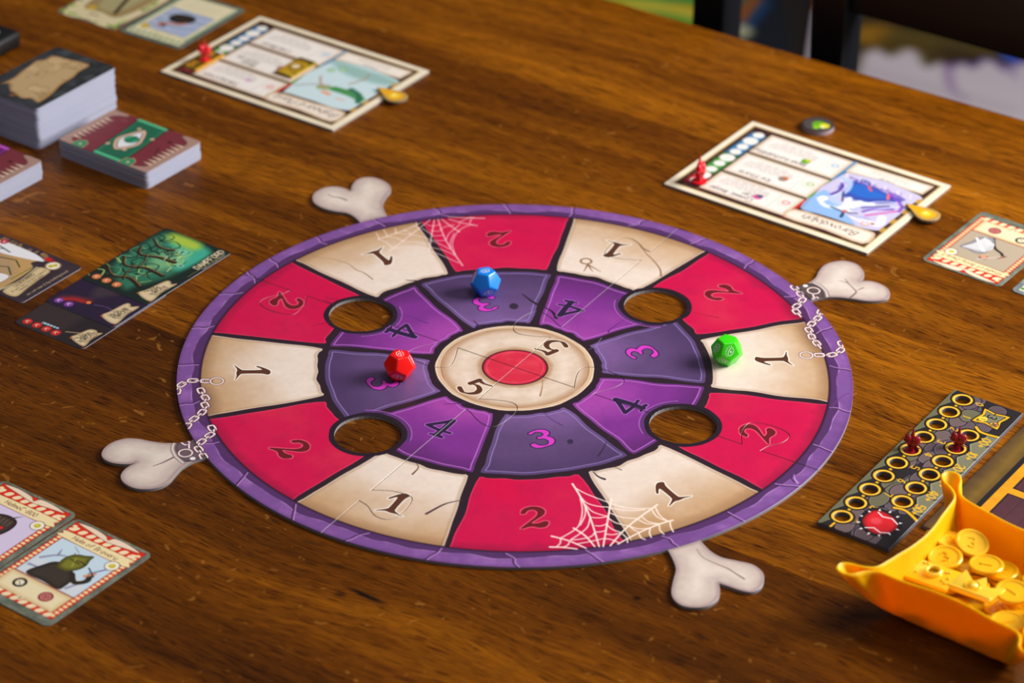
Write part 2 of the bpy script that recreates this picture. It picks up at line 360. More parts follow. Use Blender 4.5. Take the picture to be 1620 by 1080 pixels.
# ------------------------------------------------------------------ chairs beyond the table
black = mat('black_paint', (0.06, 0.065, 0.09), 0.38, spec=0.5)
def chair(u0, label):
    """u0 = left edge of the back along the table edge"""
    t = empty('dining_chair', (0, 0, FZ), TANG); tag(t, label, 'chair', 'black chairs along the far side of the table')
    Wd = 1.87; D = 1.75; v0 = 2.62; H = 0.32-FZ; pw, pd = 0.138, 0.15
    for uu in (u0+pw/2, u0+Wd-pw/2):
        mobj('rear_leg', box_mesh('rear_leg', pw, pd, H, 0.012, 2, (uu, v0+pd/2, H/2)), black, t)
    # the seat tucks under the table edge: legs stand in front of the back
    for uu in (u0+pw/2, u0+Wd-pw/2):
        mobj('front_leg', box_mesh('front_leg', pw, pd, 1.86, 0.012, 2, (uu, v0-D, 0.93)), black, t)
    mobj('seat', box_mesh('seat', Wd, D+0.2, 0.11, 0.03, 3, (u0+Wd/2, v0-D/2+0.02, 1.92)), black, t)
    for z0, z1 in ((0.055, 0.30), (-0.50, -0.32), (-0.98, -0.82)):
        mobj('back_rail', box_mesh('back_rail', Wd-2*pw+0.01, 0.09, z1-z0, 0.012, 2, (u0+Wd/2, v0+pd/2+0.01, (z0+z1)/2-FZ)), black, t)
    mobj('stretcher', box_mesh('stretcher', Wd-2*pw, 0.06, 0.1, 0.01, 2, (u0+Wd/2, v0+pd/2, 0.7)), black, t)
    return t
chair(-0.43, 'black wooden chair whose broad top rail shows above the far table edge')
chair(-0.80-1.87, 'black wooden chair showing only one post above the far table edge')

# ------------------------------------------------------------------ mats on the floor behind
CUTM = mat('mat_edge', (0.35, 0.33, 0.36), 0.8)
cv = Cv(0.2, 8.4, 1.75, 10.4, 200, '0E1420')
z_ = FZ
cv.poly([(0.331,10.011),(1.174,10.041),(1.121,9.270),(0.324,9.243)], '5E9C2E')
for k, (p, c, w0) in enumerate([([(0.452,9.760),(0.780,9.713),(1.147,9.629)], 'D8B020', 0.14), ([(0.537,9.880),(0.825,9.811),(1.154,9.784)], '1E9448', 0.10), ([(0.494,9.820),(0.700,9.788),(0.905,9.736)], 'C8C83A', 0.06), ([(0.738,9.673),(0.983,9.623),(1.142,9.533)], 'E0CC48', 0.10), ([(0.538,9.939),(1.160,9.921)], '146E5A', 0.07)]): cv.stroke(cr_(p, 6), w0, c, 0.9, 0.06)
cv.poly([(1.375,10.048),(1.584,10.055),(1.585,9.760),(1.482,9.422),(1.331,9.277)], '1C6A5C', 0.9, 0.06)
cv.stroke([(1.547,9.807),(1.475,9.640),(1.415,9.467)], 0.10, '9A4E14', 1, 0.06)
cv.stroke([(1.614,9.761),(1.529,9.528),(1.468,9.393)], 0.07, '123C6E', 1, 0.06)
cv.circ([(1.410,9.317)][0], 0.09, 'B9B694', 1, None, 0.06)
m1 = slab('floor_mat', [(0.25, 8.6), (1.72, 8.6), (1.72, 10.3), (0.25, 10.3)], [], FZ, FZ+0.03, (0.2, 8.4, 1.75, 10.4), [mat_print('colourful_mat_print', cv, 0.7), CUTM])
tag(m1, 'green, yellow and orange printed mat blurred on the floor behind the left chair', 'mat')
cv = Cv(1.55, 6.8, 4.6, 10.6, 160, '5A4310')
cv.a[:, :] = hx('3C2C0E')
cv.circ([(2.277,9.286)][0], 0.16, '9A6B0C', 1, None, 0.12); cv.circ([(2.483,9.154)][0], 0.2, '54400F', 1, None, 0.15)
cv.stroke([(2.421,9.319),(2.729,9.200),(2.988,9.044)], 0.06, '6B5A1E', 0.8, 0.06)
cv.poly([(3.076,9.101),(3.300,9.000),(3.270,8.802),(3.130,8.868),(3.023,9.009)], '2F52C0', 1, 0.05)
cl = [(2.107,8.706),(2.163,8.989),(2.214,9.058),(2.261,9.084),(2.301,9.044),(2.340,8.995),(2.388,9.030),(2.430,9.073),(2.469,9.091),(2.509,9.059),(2.534,8.951),(2.552,8.852),(2.600,8.887),(2.646,8.905),(2.676,8.856),(2.711,8.841),(2.753,8.883),(2.798,8.893),(2.828,8.845),(2.860,8.862),(2.905,8.930),(2.952,8.948),(2.997,8.900),(3.029,8.818),(3.080,8.869),(3.158,8.905),(3.237,8.941),(3.301,8.877)]
cl2 = cr_(cl, 4)+[(3.291,7.261),(1.903,7.218)]
cv.stroke(cr_(cl[14:], 4), 0.07, '3A2468', 1, 0.04)
cv.poly(cl2, 'CFC3CC', 1, 0.08)
cv.stroke(cr_([(2.685,8.856),(2.673,8.725),(2.670,8.595),(2.688,8.484),(2.730,8.421)], 4), 0.06, '9A78A8', 0.75, 0.05)
cv.stroke(cr_([(3.036,8.868),(3.073,8.820),(3.083,8.738)], 4), 0.05, '8E7CB4', 0.7, 0.05)
cv.stroke([(2.157,8.773),(2.396,8.635),(2.664,8.467),(2.995,8.273)], 0.1, 'B9ABB4', 0.6, 0.12)
cv.poly([(1.878,10.093),(1.987,10.096),(1.934,9.566),(1.860,9.564)], 'A8521A', 1, 0.03)
cv.poly([(1.842,9.640),(1.952,9.644),(1.840,8.870),(1.780,8.868)], 'C9BECB', 1, 0.03)
mp = [(1.995,10.197),(1.800,8.869),(1.686,8.419),(2.459,7.011),(3.399,7.039),(3.820,9.479),(3.109,10.237)]
m2 = slab('floor_mat', mp, [], FZ, FZ+0.03, (1.55, 6.8, 4.6, 10.6), [mat_print('cloud_mat_print', cv, 0.7), CUTM])
tag(m2, 'pale lilac mat printed with scalloped clouds on the floor behind the right chair', 'mat')

# ------------------------------------------------------------------ the round game board
A4 = [58.7, 148.5, 238.7, 328.8]
OB = [109.9, 79.0, 49.1, 18.6, -10.6, -42.2, -70.4, -101.0, -130.4, -161.4, 169.8, 139.2]     # outer sector borders
IB = [(78.0, 77.3), (31.5, 33.5), (-8.5, -8.0), (-54.5, -52.9), (-100.7, -100.1), (-147.5, -144.5), (170.3, 168.6), (123.0, 124.5)]
HOLES = [(-0.473, 0.288), (0.429, 0.366), (0.485, -0.297), (-0.418, -0.370)]; HR = 0.096
def pol(r, a): return (r*math.cos(R_(a)), r*math.sin(R_(a)))
BB = (-1.3, -1.3, 1.3, 1.3)
cv = Cv(*BB, 1000, '2B1A26')
def wobble(pts, amp, seed):
    q = np.random.default_rng(seed); n = len(pts); out = []
    ph = q.random(4)*6.28
    for i, p in enumerate(pts):
        d = amp*(math.sin(i*0.9+ph[0])+0.7*math.sin(i*1.7+ph[1])+0.5*math.sin(i*0.37+ph[2]))*0.5; a = math.atan2(p[1], p[0])+ph[3]
        out.append((p[0]+d*math.cos(a), p[1]+d*math.sin(a)))
    return out
def sector(r0, r1, a0i, a1i, a0o, a1o, seed, amp=0.006, rc=0.018):
    P = []
    da_o = math.degrees(0.010/r1); da_i = math.degrees(0.010/r0)
    n = 14
    P += [pol(r1, a0o+da_o+(a1o-a0o-2*da_o)*t/n) for t in range(n+1)]
    P += [pol(r1+(r0+rc-r1)*t/8, (a1o-da_o)+((a1i-da_i)-(a1o-da_o))*t/8) for t in range(1, 8)]
    P += [pol(r0, a1i-da_i*1.6-(a1i-a0i-3.2*da_i)*t/n) for t in range(n+1)]
    P += [pol(r0+rc+(r1-r0-rc)*t/8, (a0i+da_i)+((a0o+da_o)-(a0i+da_i))*t/8) for t in range(1, 8)]
    return cr_(wobble(P, amp, seed), 2, True)
beige, red, viol, slate = 'E6D2C4', 'CC0648', '7E2F8C', '5E4472'
CAPS = {}
print_kind = [2, 1, 2, 1, 2, 1, 2, 1, 2, 1, 2, 1]                   # sector i spans OB[i+1]..OB[i]; i = 0 is the red one at the top
NO = noise2(cv.h, cv.w, 160, 4, 3); NF = noise2(cv.h, cv.w, 40, 3, 5)
for i in range(12):
    a1 = OB[i]; a0 = OB[(i+1) % 12]
    if a0 > a1: a0 -= 360
    P = sector(0.586, 0.945, a0, a1, a0, a1, 10+i); k = print_kind[i]; mid_ = (a0+a1)/2
    if k == 1:
        cv.poly(P, beige); r = cv.sdf(P); sl, X, Y, d = r; ins = np.clip(0.5-d*cv.p, 0, 1); rad = np.hypot(X, Y)
        n = NO[sl]; nf = NF[sl]
        cv.blend(sl, 'C0966C', ins*np.clip((rad-0.71)/0.21+(n-0.5)*0.9, 0, 1)*0.95)
        cv.blend(sl, 'EEDDD2', ins*np.clip((0.72-rad)/0.2+(nf-0.5)*1.2, 0, 1)*0.6)
        cv.blend(sl, '8A6242', ins*np.clip((rad-0.885)/0.06, 0, 1)*0.75)
        cv.inline(P, 0.003, 0.005, 'F9F0E6', 0.8); cv.shade(P, '8A5F3E', 0.012, 0.35, 0.004)
    else:
        cv.poly(P, red); r = cv.sdf(P); sl, X, Y, d = r; ins = np.clip(0.5-d*cv.p, 0, 1); rad = np.hypot(X, Y); n = NO[sl]; nf = NF[sl]
        cv.blend(sl, 'D52F4A', ins*np.clip((n-0.45)*2.2, 0, 1)*0.7); cv.blend(sl, 'D8003F', ins*np.clip((0.5-n)*2.2+(0.7-rad)*2, 0, 1)*0.6)
        cv.blend(sl, '6E0A30', ins*np.clip((rad-0.89)/0.07+(nf-0.5)*0.4, 0, 1)*0.75); cv.blend(sl, 'B21248', ins*np.clip((nf-0.55)*3, 0, 1)*0.35)
        cv.inline(P, 0.002, 0.0035, 'F0566E', 0.5)
for j in range(8):
    (o1, i1), (o0, i0) = IB[j], IB[(j+1) % 8]
    if o0 > o1: o0 -= 360
    if i0 > i1: i0 -= 360
    P = sector(0.259, 0.562, i0, i1, o0, o1, 40+j, 0.006, 0.014); k = 3 if j % 2 == 1 else 4
    # 3 at the right (index 1) ... the slate sectors carry the 3
    k = {0: 4, 1: 3, 2: 4, 3: 3, 4: 4, 5: 3, 6: 4, 7: 3}[j]
    cv.poly(P, viol if k == 4 else slate); r = cv.sdf(P); sl, X, Y, d = r; ins = np.clip(0.5-d*cv.p, 0, 1); rad = np.hypot(X, Y); n = NO[sl]; nf = NF[sl]
    if k == 4:
        cv.blend(sl, 'AB46A8', ins*np.clip((0.43-rad)/0.16+(n-0.5)*1.2, 0, 1)*0.85); cv.blend(sl, '5B2468', ins*np.clip((rad-0.46)/0.09+(n-0.5), 0, 1)*0.8)
        cv.shade(P, '6C3A86', 0.02, 0.4); cv.inline(P, 0.010, 0.004, 'C070C8', 0.85)
    else:
        cv.blend(sl, '8E64A6', ins*np.clip((0.40-rad)/0.16+(n-0.5)*1.0, 0, 1)*0.8); cv.blend(sl, '4A345E', ins*np.clip((rad-0.44)/0.1+(n-0.5), 0, 1)*0.8)
        cv.shade(P, '665088', 0.02, 0.5); cv.inline(P, 0.012, 0.0035, '9C84C0', 0.75)
# centre disc
circ = lambda r, n=64: [pol(r, 360*t/n) for t in range(n)]
cv.poly(wobble(circ(0.236), 0.003, 3), 'D9B898'); cv.poly(circ(0.221), 'A87C58'); cv.poly(wobble(circ(0.2185), 0.002, 4), 'DCC3AE')
sl, X, Y, d = cv.sdf(circ(0.2185)); cv.blend(sl, 'EEDCCE', np.clip(0.5-d*cv.p, 0, 1)*np.clip(0.6-np.abs(np.hypot(X, Y)-0.155)/0.05+(NF[sl]-.5)*1.4, 0, 1)*0.8)
cv.shade(circ(0.2185), 'B08460', 0.03, 0.7); cv.inline(circ(0.236), 0.003, 0.003, 'F2E2D0', 0.8)
cv.poly(wobble(circ(0.112), 0.004, 6), 'B8926F', 0.9, 0.012); cv.poly(circ(0.099), '5A1A28'); cv.poly(circ(0.0925), 'D62A44')
sl, X, Y, d = cv.sdf(circ(0.0925)); cv.blend(sl, 'E8465A', np.clip(0.5-d*cv.p, 0, 1)*np.clip((NF[sl]-.45)*3, 0, 1)*0.6); cv.inline(circ(0.0925), 0.008, 0.002, 'F0707C', 0.7)
# rims of the four cut-outs
for h in HOLES:
    hp = lambda r: [(h[0]+r*math.cos(t), h[1]+r*math.sin(t)) for t in np.linspace(0, 2*math.pi, 41)[:-1]]
    cv.poly(wobble(hp(0.113), 0.0025, 9), '241623'); a = math.atan2(-h[1], -h[0])
    cv.stroke([(h[0]+0.119*math.cos(a+t), h[1]+0.119*math.sin(a+t)) for t in np.linspace(-1.0, 1.0, 15)], 0.009, '56306A', 0.9)
    cv.stroke([(h[0]+0.126*math.cos(a+t), h[1]+0.126*math.sin(a+t)) for t in np.linspace(-0.95, 0.95, 15)], 0.0035, 'A860B4', 0.9)
# purple stone ring
X = (cv.x0+(np.arange(cv.w)+0.5)/cv.p)[None, :]; Y = (cv.y0+(np.arange(cv.h)+0.5)/cv.p)[:, None]; RAD = np.hypot(X, Y); TH = np.degrees(np.arctan2(Y, X))
wr = 0.004*np.sin(R_(1)*TH*19)+0.003*np.sin(R_(1)*TH*31+1)+0.002*np.sin(R_(1)*TH*53)
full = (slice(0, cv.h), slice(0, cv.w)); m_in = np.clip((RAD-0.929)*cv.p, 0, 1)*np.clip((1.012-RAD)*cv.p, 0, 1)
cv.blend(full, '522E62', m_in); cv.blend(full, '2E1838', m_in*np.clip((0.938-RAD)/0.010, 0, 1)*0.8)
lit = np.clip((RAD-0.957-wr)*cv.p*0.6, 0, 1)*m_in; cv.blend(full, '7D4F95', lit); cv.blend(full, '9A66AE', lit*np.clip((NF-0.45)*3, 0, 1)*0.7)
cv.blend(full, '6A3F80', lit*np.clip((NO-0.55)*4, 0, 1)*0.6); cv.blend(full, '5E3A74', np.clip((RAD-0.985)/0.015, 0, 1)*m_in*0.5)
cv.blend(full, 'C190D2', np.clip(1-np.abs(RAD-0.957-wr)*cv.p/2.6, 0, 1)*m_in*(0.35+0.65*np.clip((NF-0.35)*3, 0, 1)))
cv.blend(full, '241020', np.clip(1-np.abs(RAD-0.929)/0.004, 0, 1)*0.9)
JA = [117.0,129.8,141.8,148.4,155.1,167.7,-179.4,-167.1,-154.2,-141.6,-128.5,-116.0,-102.8,-90.3,-77.2,-64.2,-51.1,-38.2,-25.1,-12.5,1.1,13.9,26.8,40.3,52.8,66.1,79.2,91.6,104.4]
for k, a in enumerate(JA):
    q = np.random.default_rng(k); tl = (q.random()-.5)*3
    P = cr_([pol(0.938, a-tl), pol(0.96, a+(q.random()-.5)), pol(0.98, a+tl*0.4), pol(0.999, a+tl)], 4)
    cv.stroke(P, 0.006, '43244F', 0.9); cv.stroke([(x+0.005*math.cos(R_(a+90)), y+0.005*math.sin(R_(a+90))) for x, y in P], 0.004, 'BC8ACB', 0.85)
# cracks
for P, wd, c in (([(-0.648,0.636),(-0.592,0.627),(-0.535,0.601),(-0.500,0.558),(-0.477,0.542),(-0.447,0.502)], 0.005, 'A07C5E'), ([(0.371,0.780),(0.395,0.742),(0.411,0.691),(0.435,0.640),(0.452,0.590),(0.453,0.548)], 0.006, '8A6242'), ([(0.424,0.699),(0.403,0.716),(0.395,0.742)], 0.004, '8A6242'),
    ([(-0.273,-0.514),(-0.268,-0.535),(-0.274,-0.551),(-0.283,-0.568)], 0.006, '6A4434'), ([(-0.138,-0.690),(-0.170,-0.701),(-0.196,-0.717),(-0.238,-0.759)], 0.008, '4A3038'), ([(0.223,-0.543),(0.236,-0.566),(0.254,-0.579)], 0.009, '33202C'), ([(0.279,-0.515),(0.302,-0.532)], 0.004, '6A4434'),
    ([(0.020,0.426),(0.041,0.394),(0.064,0.366)], 0.010, '2A1A26'), ([(0.087,0.350),(0.112,0.322),(0.124,0.286)], 0.012, '241623'), ([(-0.345,0.501),(-0.321,0.498),(-0.287,0.496)], 0.008, '33202C'), ([(-0.129,0.267),(-0.108,0.224)], 0.007, '3A2440'),
    ([(0.525,0.342),(0.560,0.323),(0.620,0.301)], 0.003, '8E1030'), ([(0.343,0.301),(0.315,0.261),(0.290,0.228),(0.281,0.209)], 0.005, '5A2470'), ([(-0.619,0.213),(-0.594,0.230),(-0.568,0.239)], 0.004, '7A1030'),
    ([(-0.592,0.373),(-0.558,0.345)], 0.005, '5A1030'), ([(-0.585,0.384),(-0.549,0.377)], 0.004, '5A1030'), ([(0.082,-0.062),(0.080,-0.112),(0.074,-0.155)], 0.005, 'A07850'), ([(0.422,-0.189),(0.366,-0.143)], 0.001, '5A2470'),
    ([(0.077,-0.227),(0.103,-0.274),(0.139,-0.311)], 0.003, '3C2A56'), ([(0.263,-0.391),(0.254,-0.424),(0.238,-0.463)], 0.006, '352848'), ([(0.274,-0.264),(0.305,-0.322),(0.266,-0.371)], 0.001, '55206A'), ([(-0.206,-0.205),(-0.168,-0.202),(-0.144,-0.197)], 0.006, '4A1C58'),
    ([(0.859,-0.739),(0.863,-0.731),(0.860,-0.725)], 0.002, '43244F'), ([(0.786,-0.542),(0.787,-0.566),(0.793,-0.583)], 0.007, 'C190D2'), ([(0.776,-0.546),(0.778,-0.566),(0.785,-0.580)], 0.006, '43244F'), ([(0.918,-0.205),(0.938,-0.162),(0.964,-0.127),(0.981,-0.114)], 0.005, '6A3F80'),
    ([(-0.380,0.296),(-0.334,0.286),(-0.296,0.263),(-0.266,0.243)], 0.004, '5A2470'), ([(0.218,0.103),(0.239,0.126),(0.260,0.173)], 0.003, '8A76B0')):
    P = cr_(P, 5); cv.taper(P, wd*0.3, wd, c, 0.95)
# little holes and a wormy mark
cv.circ([(-0.006,0.352)][0], 0.014, '33263E', 1, 0.018); cv.circ([(0.160,-0.392)][0], 0.009, '352848', 1, 0.012)
c_ = [(0.220,0.634)][0]; cv.ring(c_, 0.017, 0.007, '8A6242', 0.9); [cv.taper([(c_[0]+.005, c_[1]-.02), (c_[0]+dx, c_[1]-0.065)], .006, .002, '8A6242') for dx in (-.008, .02, .045)]
# big digits, always upright towards the middle
DIG = {1: ([(-.30, .66), (-.06, 1.0), (.15, .97), (.09, .75), (.08, .24), (.14, .12), (.40, .0), (.2, .03), (.02, .02), (-.14, .04), (-.38, -.06), (-.16, .13), (-.10, .25), (-.10, .74), (-.18, .72), (-.27, .6)],),
       2: ([(-.34, .70), (-.26, .92), (-.02, 1.04), (.22, .98), (.33, .80), (.27, .60), (.08, .40), (-.08, .22), (.10, .20), (.30, .30), (.40, .22), (.30, .02), (.12, -.02), (-.10, .05), (-.38, -.06), (-.30, .08), (-.10, .32), (.08, .56), (.12, .76), (.02, .88), (-.14, .84), (-.22, .70)],)}
DST = {3: [[(-.30, .84), (-.10, .96), (.12, .93), (.22, .78), (.12, .62), (-.06, .54)], [(-.06, .54), (.16, .52), (.30, .34), (.22, .12), (-.02, .02), (-.20, .04), (-.30, .14)]],
       4: [[(.10, 1.0), (-.12, .70), (-.40, .36)], [(-.40, .36), (0, .32), (.42, .36)], [(.10, 1.0), (.13, .5), (.12, .02)], [(-.06, -.02), (.14, .03), (.32, 0.02)]],
       5: [[(-.20, .92), (.05, .90), (.34, 1.0)], [(-.20, .94), (-.25, .56)], [(-.25, .56), (.0, .64), (.22, .54), (.30, .32), (.18, .10), (-.04, .0), (-.30, .10)]]}
def digit(k, c, col, out, h=0.088, tail=0):
    a = math.atan2(-c[1], -c[0]); ux, uy = math.cos(a), math.sin(a); rx, ry = uy, -ux
    tr = lambda p: (c[0]+(rx*p[0]*1.05+ux*(p[1]-.5))*h, c[1]+(ry*p[0]*1.05+uy*(p[1]-.5))*h)
    if k in DIG:
        P = cr_([tr(p) for p in DIG[k][0]], 4, True)
        if out: cv.inline(P, 0, 0.009, out, 0.75)
        cv.poly(P, col); cv.shade(P, '2A120E', 0.004, 0.5)
    else:
        SS = [cr_([tr(p) for p in s_], 6) for s_ in DST[k]]
        for e, cc in ((0.007, out), (0.0, col)):
            for P in SS:
                W = []
                for i in range(len(P)):
                    q0 = P[max(i-1, 0)]; q1 = P[min(i+1, len(P)-1)]; d = math.atan2(q1[1]-q0[1], q1[0]-q0[0])-a+math.pi/2
                    W.append(h*(0.075+0.14*abs(math.sin(d-math.radians(20))))+e)
                cv.stroke(P, W, cc, 1)
DP = [(-0.055,0.767),(0.307,0.709),(0.635,0.450),(0.768,0.066),(0.695,-0.332),(0.431,-0.637),(0.056,-0.768),(-0.320,-0.711),(-0.629,-0.448),(-0.774,-0.047),(-0.702,0.359),(-0.427,0.639)]
for i, p in enumerate(DP): digit(2 if i % 2 == 0 else 1, p, '6E141E' if i % 2 == 0 else '5A3222', 'F06478' if i % 2 == 0 else 'FBF2E8', 0.095 if i % 2 == 0 else .1)
for p in [(-0.093,0.365),(0.378,0.095),(0.077,-0.378),(-0.387,-0.095)]: digit(3, p, 'D63BC2', '2C1C3C', 0.085)
for p in [(0.163,0.338),(0.329,-0.199),(-0.210,-0.326),(-0.339,0.194)]: digit(4, p, '2B1B3C', 'A860B8', 0.09)
for p in [(0.110,0.116),(-0.119,-0.112)]: digit(5, p, '5A3222', 'F3E4D4', 0.085)
# spider webs
WT = ([[(-0.281,0.885),(-0.403,0.679)], [(-0.267,0.886),(-0.278,0.676)], [(-0.255,0.891),(-0.226,0.754),(-0.169,0.595)], [(-0.243,0.891),(-0.215,0.850),(-0.184,0.810)], [(-0.220,0.892),(-0.174,0.868),(-0.129,0.853)], [(-0.310,0.866),(-0.363,0.814),(-0.441,0.754)], [(-0.221,0.908),(-0.164,0.903),(-0.105,0.902)]],
  [[(-0.441,0.754),(-0.415,0.735),(-0.393,0.699)], [(-0.451,0.795),(-0.443,0.775),(-0.441,0.754)], [(-0.428,0.816),(-0.419,0.794),(-0.415,0.771)], [(-0.391,0.826),(-0.388,0.808),(-0.389,0.794)], [(-0.415,0.771),(-0.388,0.767),(-0.360,0.743)], [(-0.389,0.799),(-0.359,0.791),(-0.337,0.791)], [(-0.363,0.814),(-0.349,0.805),(-0.337,0.787)], [(-0.332,0.847),(-0.320,0.833),(-0.309,0.820)],
   [(-0.387,0.699),(-0.334,0.710),(-0.278,0.700)], [(-0.360,0.743),(-0.319,0.742),(-0.275,0.725)], [(-0.332,0.785),(-0.298,0.774),(-0.274,0.752)], [(-0.304,0.829),(-0.286,0.807),(-0.272,0.789)], [(-0.278,0.685),(-0.243,0.663),(-0.182,0.612)], [(-0.271,0.707),(-0.233,0.691),(-0.196,0.660)], [(-0.272,0.748),(-0.245,0.731),(-0.211,0.696)], [(-0.271,0.782),(-0.251,0.783),(-0.235,0.788)], [(-0.275,0.816),(-0.254,0.812),(-0.241,0.819)], [(-0.289,0.853),(-0.269,0.846),(-0.249,0.856)], [(-0.270,0.753),(-0.246,0.751),(-0.228,0.754)],
   [(-0.194,0.665),(-0.205,0.732),(-0.193,0.800),(-0.169,0.842),(-0.142,0.859)], [(-0.209,0.705),(-0.212,0.741),(-0.200,0.800)], [(-0.225,0.758),(-0.218,0.795),(-0.203,0.823),(-0.183,0.860)], [(-0.246,0.826),(-0.226,0.845),(-0.203,0.855)], [(-0.188,0.869),(-0.172,0.888),(-0.148,0.910)], [(-0.152,0.866),(-0.148,0.894),(-0.139,0.908)]], 'F6DCD6', 0.62)
WB = ([[(0.233,-0.900),(0.211,-0.766),(0.185,-0.665),(0.164,-0.604)], [(0.244,-0.899),(0.271,-0.673)], [(0.263,-0.895),(0.315,-0.802),(0.397,-0.699)], [(0.284,-0.887),(0.341,-0.834),(0.400,-0.791),(0.437,-0.772)], [(0.221,-0.900),(0.196,-0.851),(0.165,-0.816)], [(0.197,-0.908),(0.151,-0.875),(0.105,-0.855)], [(0.173,-0.913),(0.138,-0.906),(0.100,-0.905)]],
  [[(0.174,-0.626),(0.203,-0.653),(0.264,-0.693)], [(0.270,-0.698),(0.315,-0.717),(0.378,-0.717)], [(0.185,-0.665),(0.203,-0.696),(0.234,-0.711),(0.262,-0.714)], [(0.263,-0.718),(0.315,-0.729),(0.362,-0.724)], [(0.198,-0.704),(0.220,-0.739),(0.259,-0.759)], [(0.263,-0.740),(0.298,-0.762),(0.341,-0.767)], [(0.213,-0.764),(0.235,-0.766),(0.259,-0.759)], [(0.260,-0.765),(0.280,-0.788),(0.315,-0.802)], [(0.225,-0.803),(0.239,-0.804),(0.256,-0.794)], [(0.257,-0.800),(0.270,-0.819),(0.292,-0.832)],
   [(0.225,-0.833),(0.239,-0.831),(0.252,-0.825)], [(0.254,-0.842),(0.272,-0.844),(0.290,-0.836)], [(0.318,-0.802),(0.341,-0.815),(0.373,-0.811)], [(0.319,-0.806),(0.330,-0.821),(0.341,-0.829)], [(0.341,-0.769),(0.365,-0.790),(0.400,-0.791)], [(0.352,-0.757),(0.369,-0.780),(0.400,-0.791)], [(0.380,-0.721),(0.395,-0.758),(0.423,-0.777)], [(0.390,-0.707),(0.402,-0.750),(0.423,-0.777)], [(0.429,-0.778),(0.430,-0.803),(0.436,-0.826)], [(0.399,-0.794),(0.400,-0.819),(0.410,-0.838)],
   [(0.373,-0.814),(0.371,-0.835),(0.375,-0.854)], [(0.342,-0.834),(0.347,-0.855),(0.358,-0.864)], [(0.185,-0.673),(0.190,-0.732),(0.182,-0.794),(0.167,-0.825),(0.131,-0.862)], [(0.198,-0.712),(0.197,-0.755),(0.183,-0.802)], [(0.211,-0.766),(0.203,-0.809),(0.183,-0.840),(0.156,-0.871)], [(0.223,-0.833),(0.211,-0.855),(0.182,-0.867),(0.158,-0.871)], [(0.171,-0.890),(0.207,-0.878),(0.245,-0.863)], [(0.129,-0.868),(0.128,-0.887),(0.118,-0.904)], [(0.152,-0.883),(0.149,-0.894),(0.138,-0.904)], [(0.251,-0.863),(0.269,-0.868),(0.288,-0.883)], [(0.298,-0.841),(0.309,-0.860),(0.310,-0.879)]], 'FBE6DA', 0.92)
for spk, thr, c, al in (WT, WB):
    for P in spk: cv.taper(cr_(P, 5), 0.005, 0.0065, c, al)
    for P in thr: cv.stroke(cr_(P, 5), 0.0048, c, al*0.9)
# cut bones: outlines run rim -> round the two knuckles -> rim
BONES = [[(-0.418,0.900),(-0.433,0.952),(-0.438,0.994),(-0.430,1.038),(-0.416,1.081),(-0.424,1.122),(-0.453,1.156),(-0.492,1.172),(-0.528,1.157),(-0.545,1.118),(-0.549,1.075),(-0.570,1.093),(-0.602,1.104),(-0.637,1.094),(-0.666,1.059),(-0.671,1.020),(-0.661,0.985),(-0.634,0.956),(-0.597,0.936),(-0.556,0.925),(-0.529,0.901),(-0.506,0.863)],
  [(0.870,0.497),(0.908,0.518),(0.936,0.551),(0.952,0.597),(0.973,0.634),(1.003,0.655),(1.040,0.662),(1.076,0.642),(1.092,0.601),(1.091,0.564),(1.076,0.537),(1.107,0.538),(1.137,0.522),(1.157,0.496),(1.162,0.463),(1.151,0.432),(1.122,0.418),(1.081,0.416),(1.037,0.428),(0.992,0.436),(0.947,0.432),(0.908,0.414)],
  [(-0.910,-0.409),(-0.935,-0.422),(-0.957,-0.427),(-0.996,-0.428),(-1.036,-0.419),(-1.068,-0.409),(-1.103,-0.408),(-1.136,-0.425),(-1.157,-0.453),(-1.164,-0.485),(-1.156,-0.511),(-1.134,-0.530),(-1.106,-0.538),(-1.081,-0.537),(-1.061,-0.529),(-1.083,-0.554),(-1.095,-0.582),(-1.094,-0.609),(-1.079,-0.635),(-1.050,-0.656),(-1.015,-0.660),(-0.983,-0.649),(-0.959,-0.625),(-0.944,-0.588),(-0.929,-0.552),(-0.901,-0.519),(-0.864,-0.499)],
  [(0.417,-0.911),(0.429,-0.955),(0.435,-0.998),(0.426,-1.048),(0.419,-1.098),(0.425,-1.132),(0.446,-1.158),(0.480,-1.165),(0.514,-1.156),(0.540,-1.128),(0.548,-1.095),(0.548,-1.057),(0.568,-1.068),(0.602,-1.087),(0.631,-1.094),(0.657,-1.074),(0.668,-1.040),(0.667,-1.005),(0.644,-0.971),(0.605,-0.955),(0.561,-0.939),(0.532,-0.910),(0.510,-0.868)]]
notch = [10, 10, 14, 11]; bone_out = []
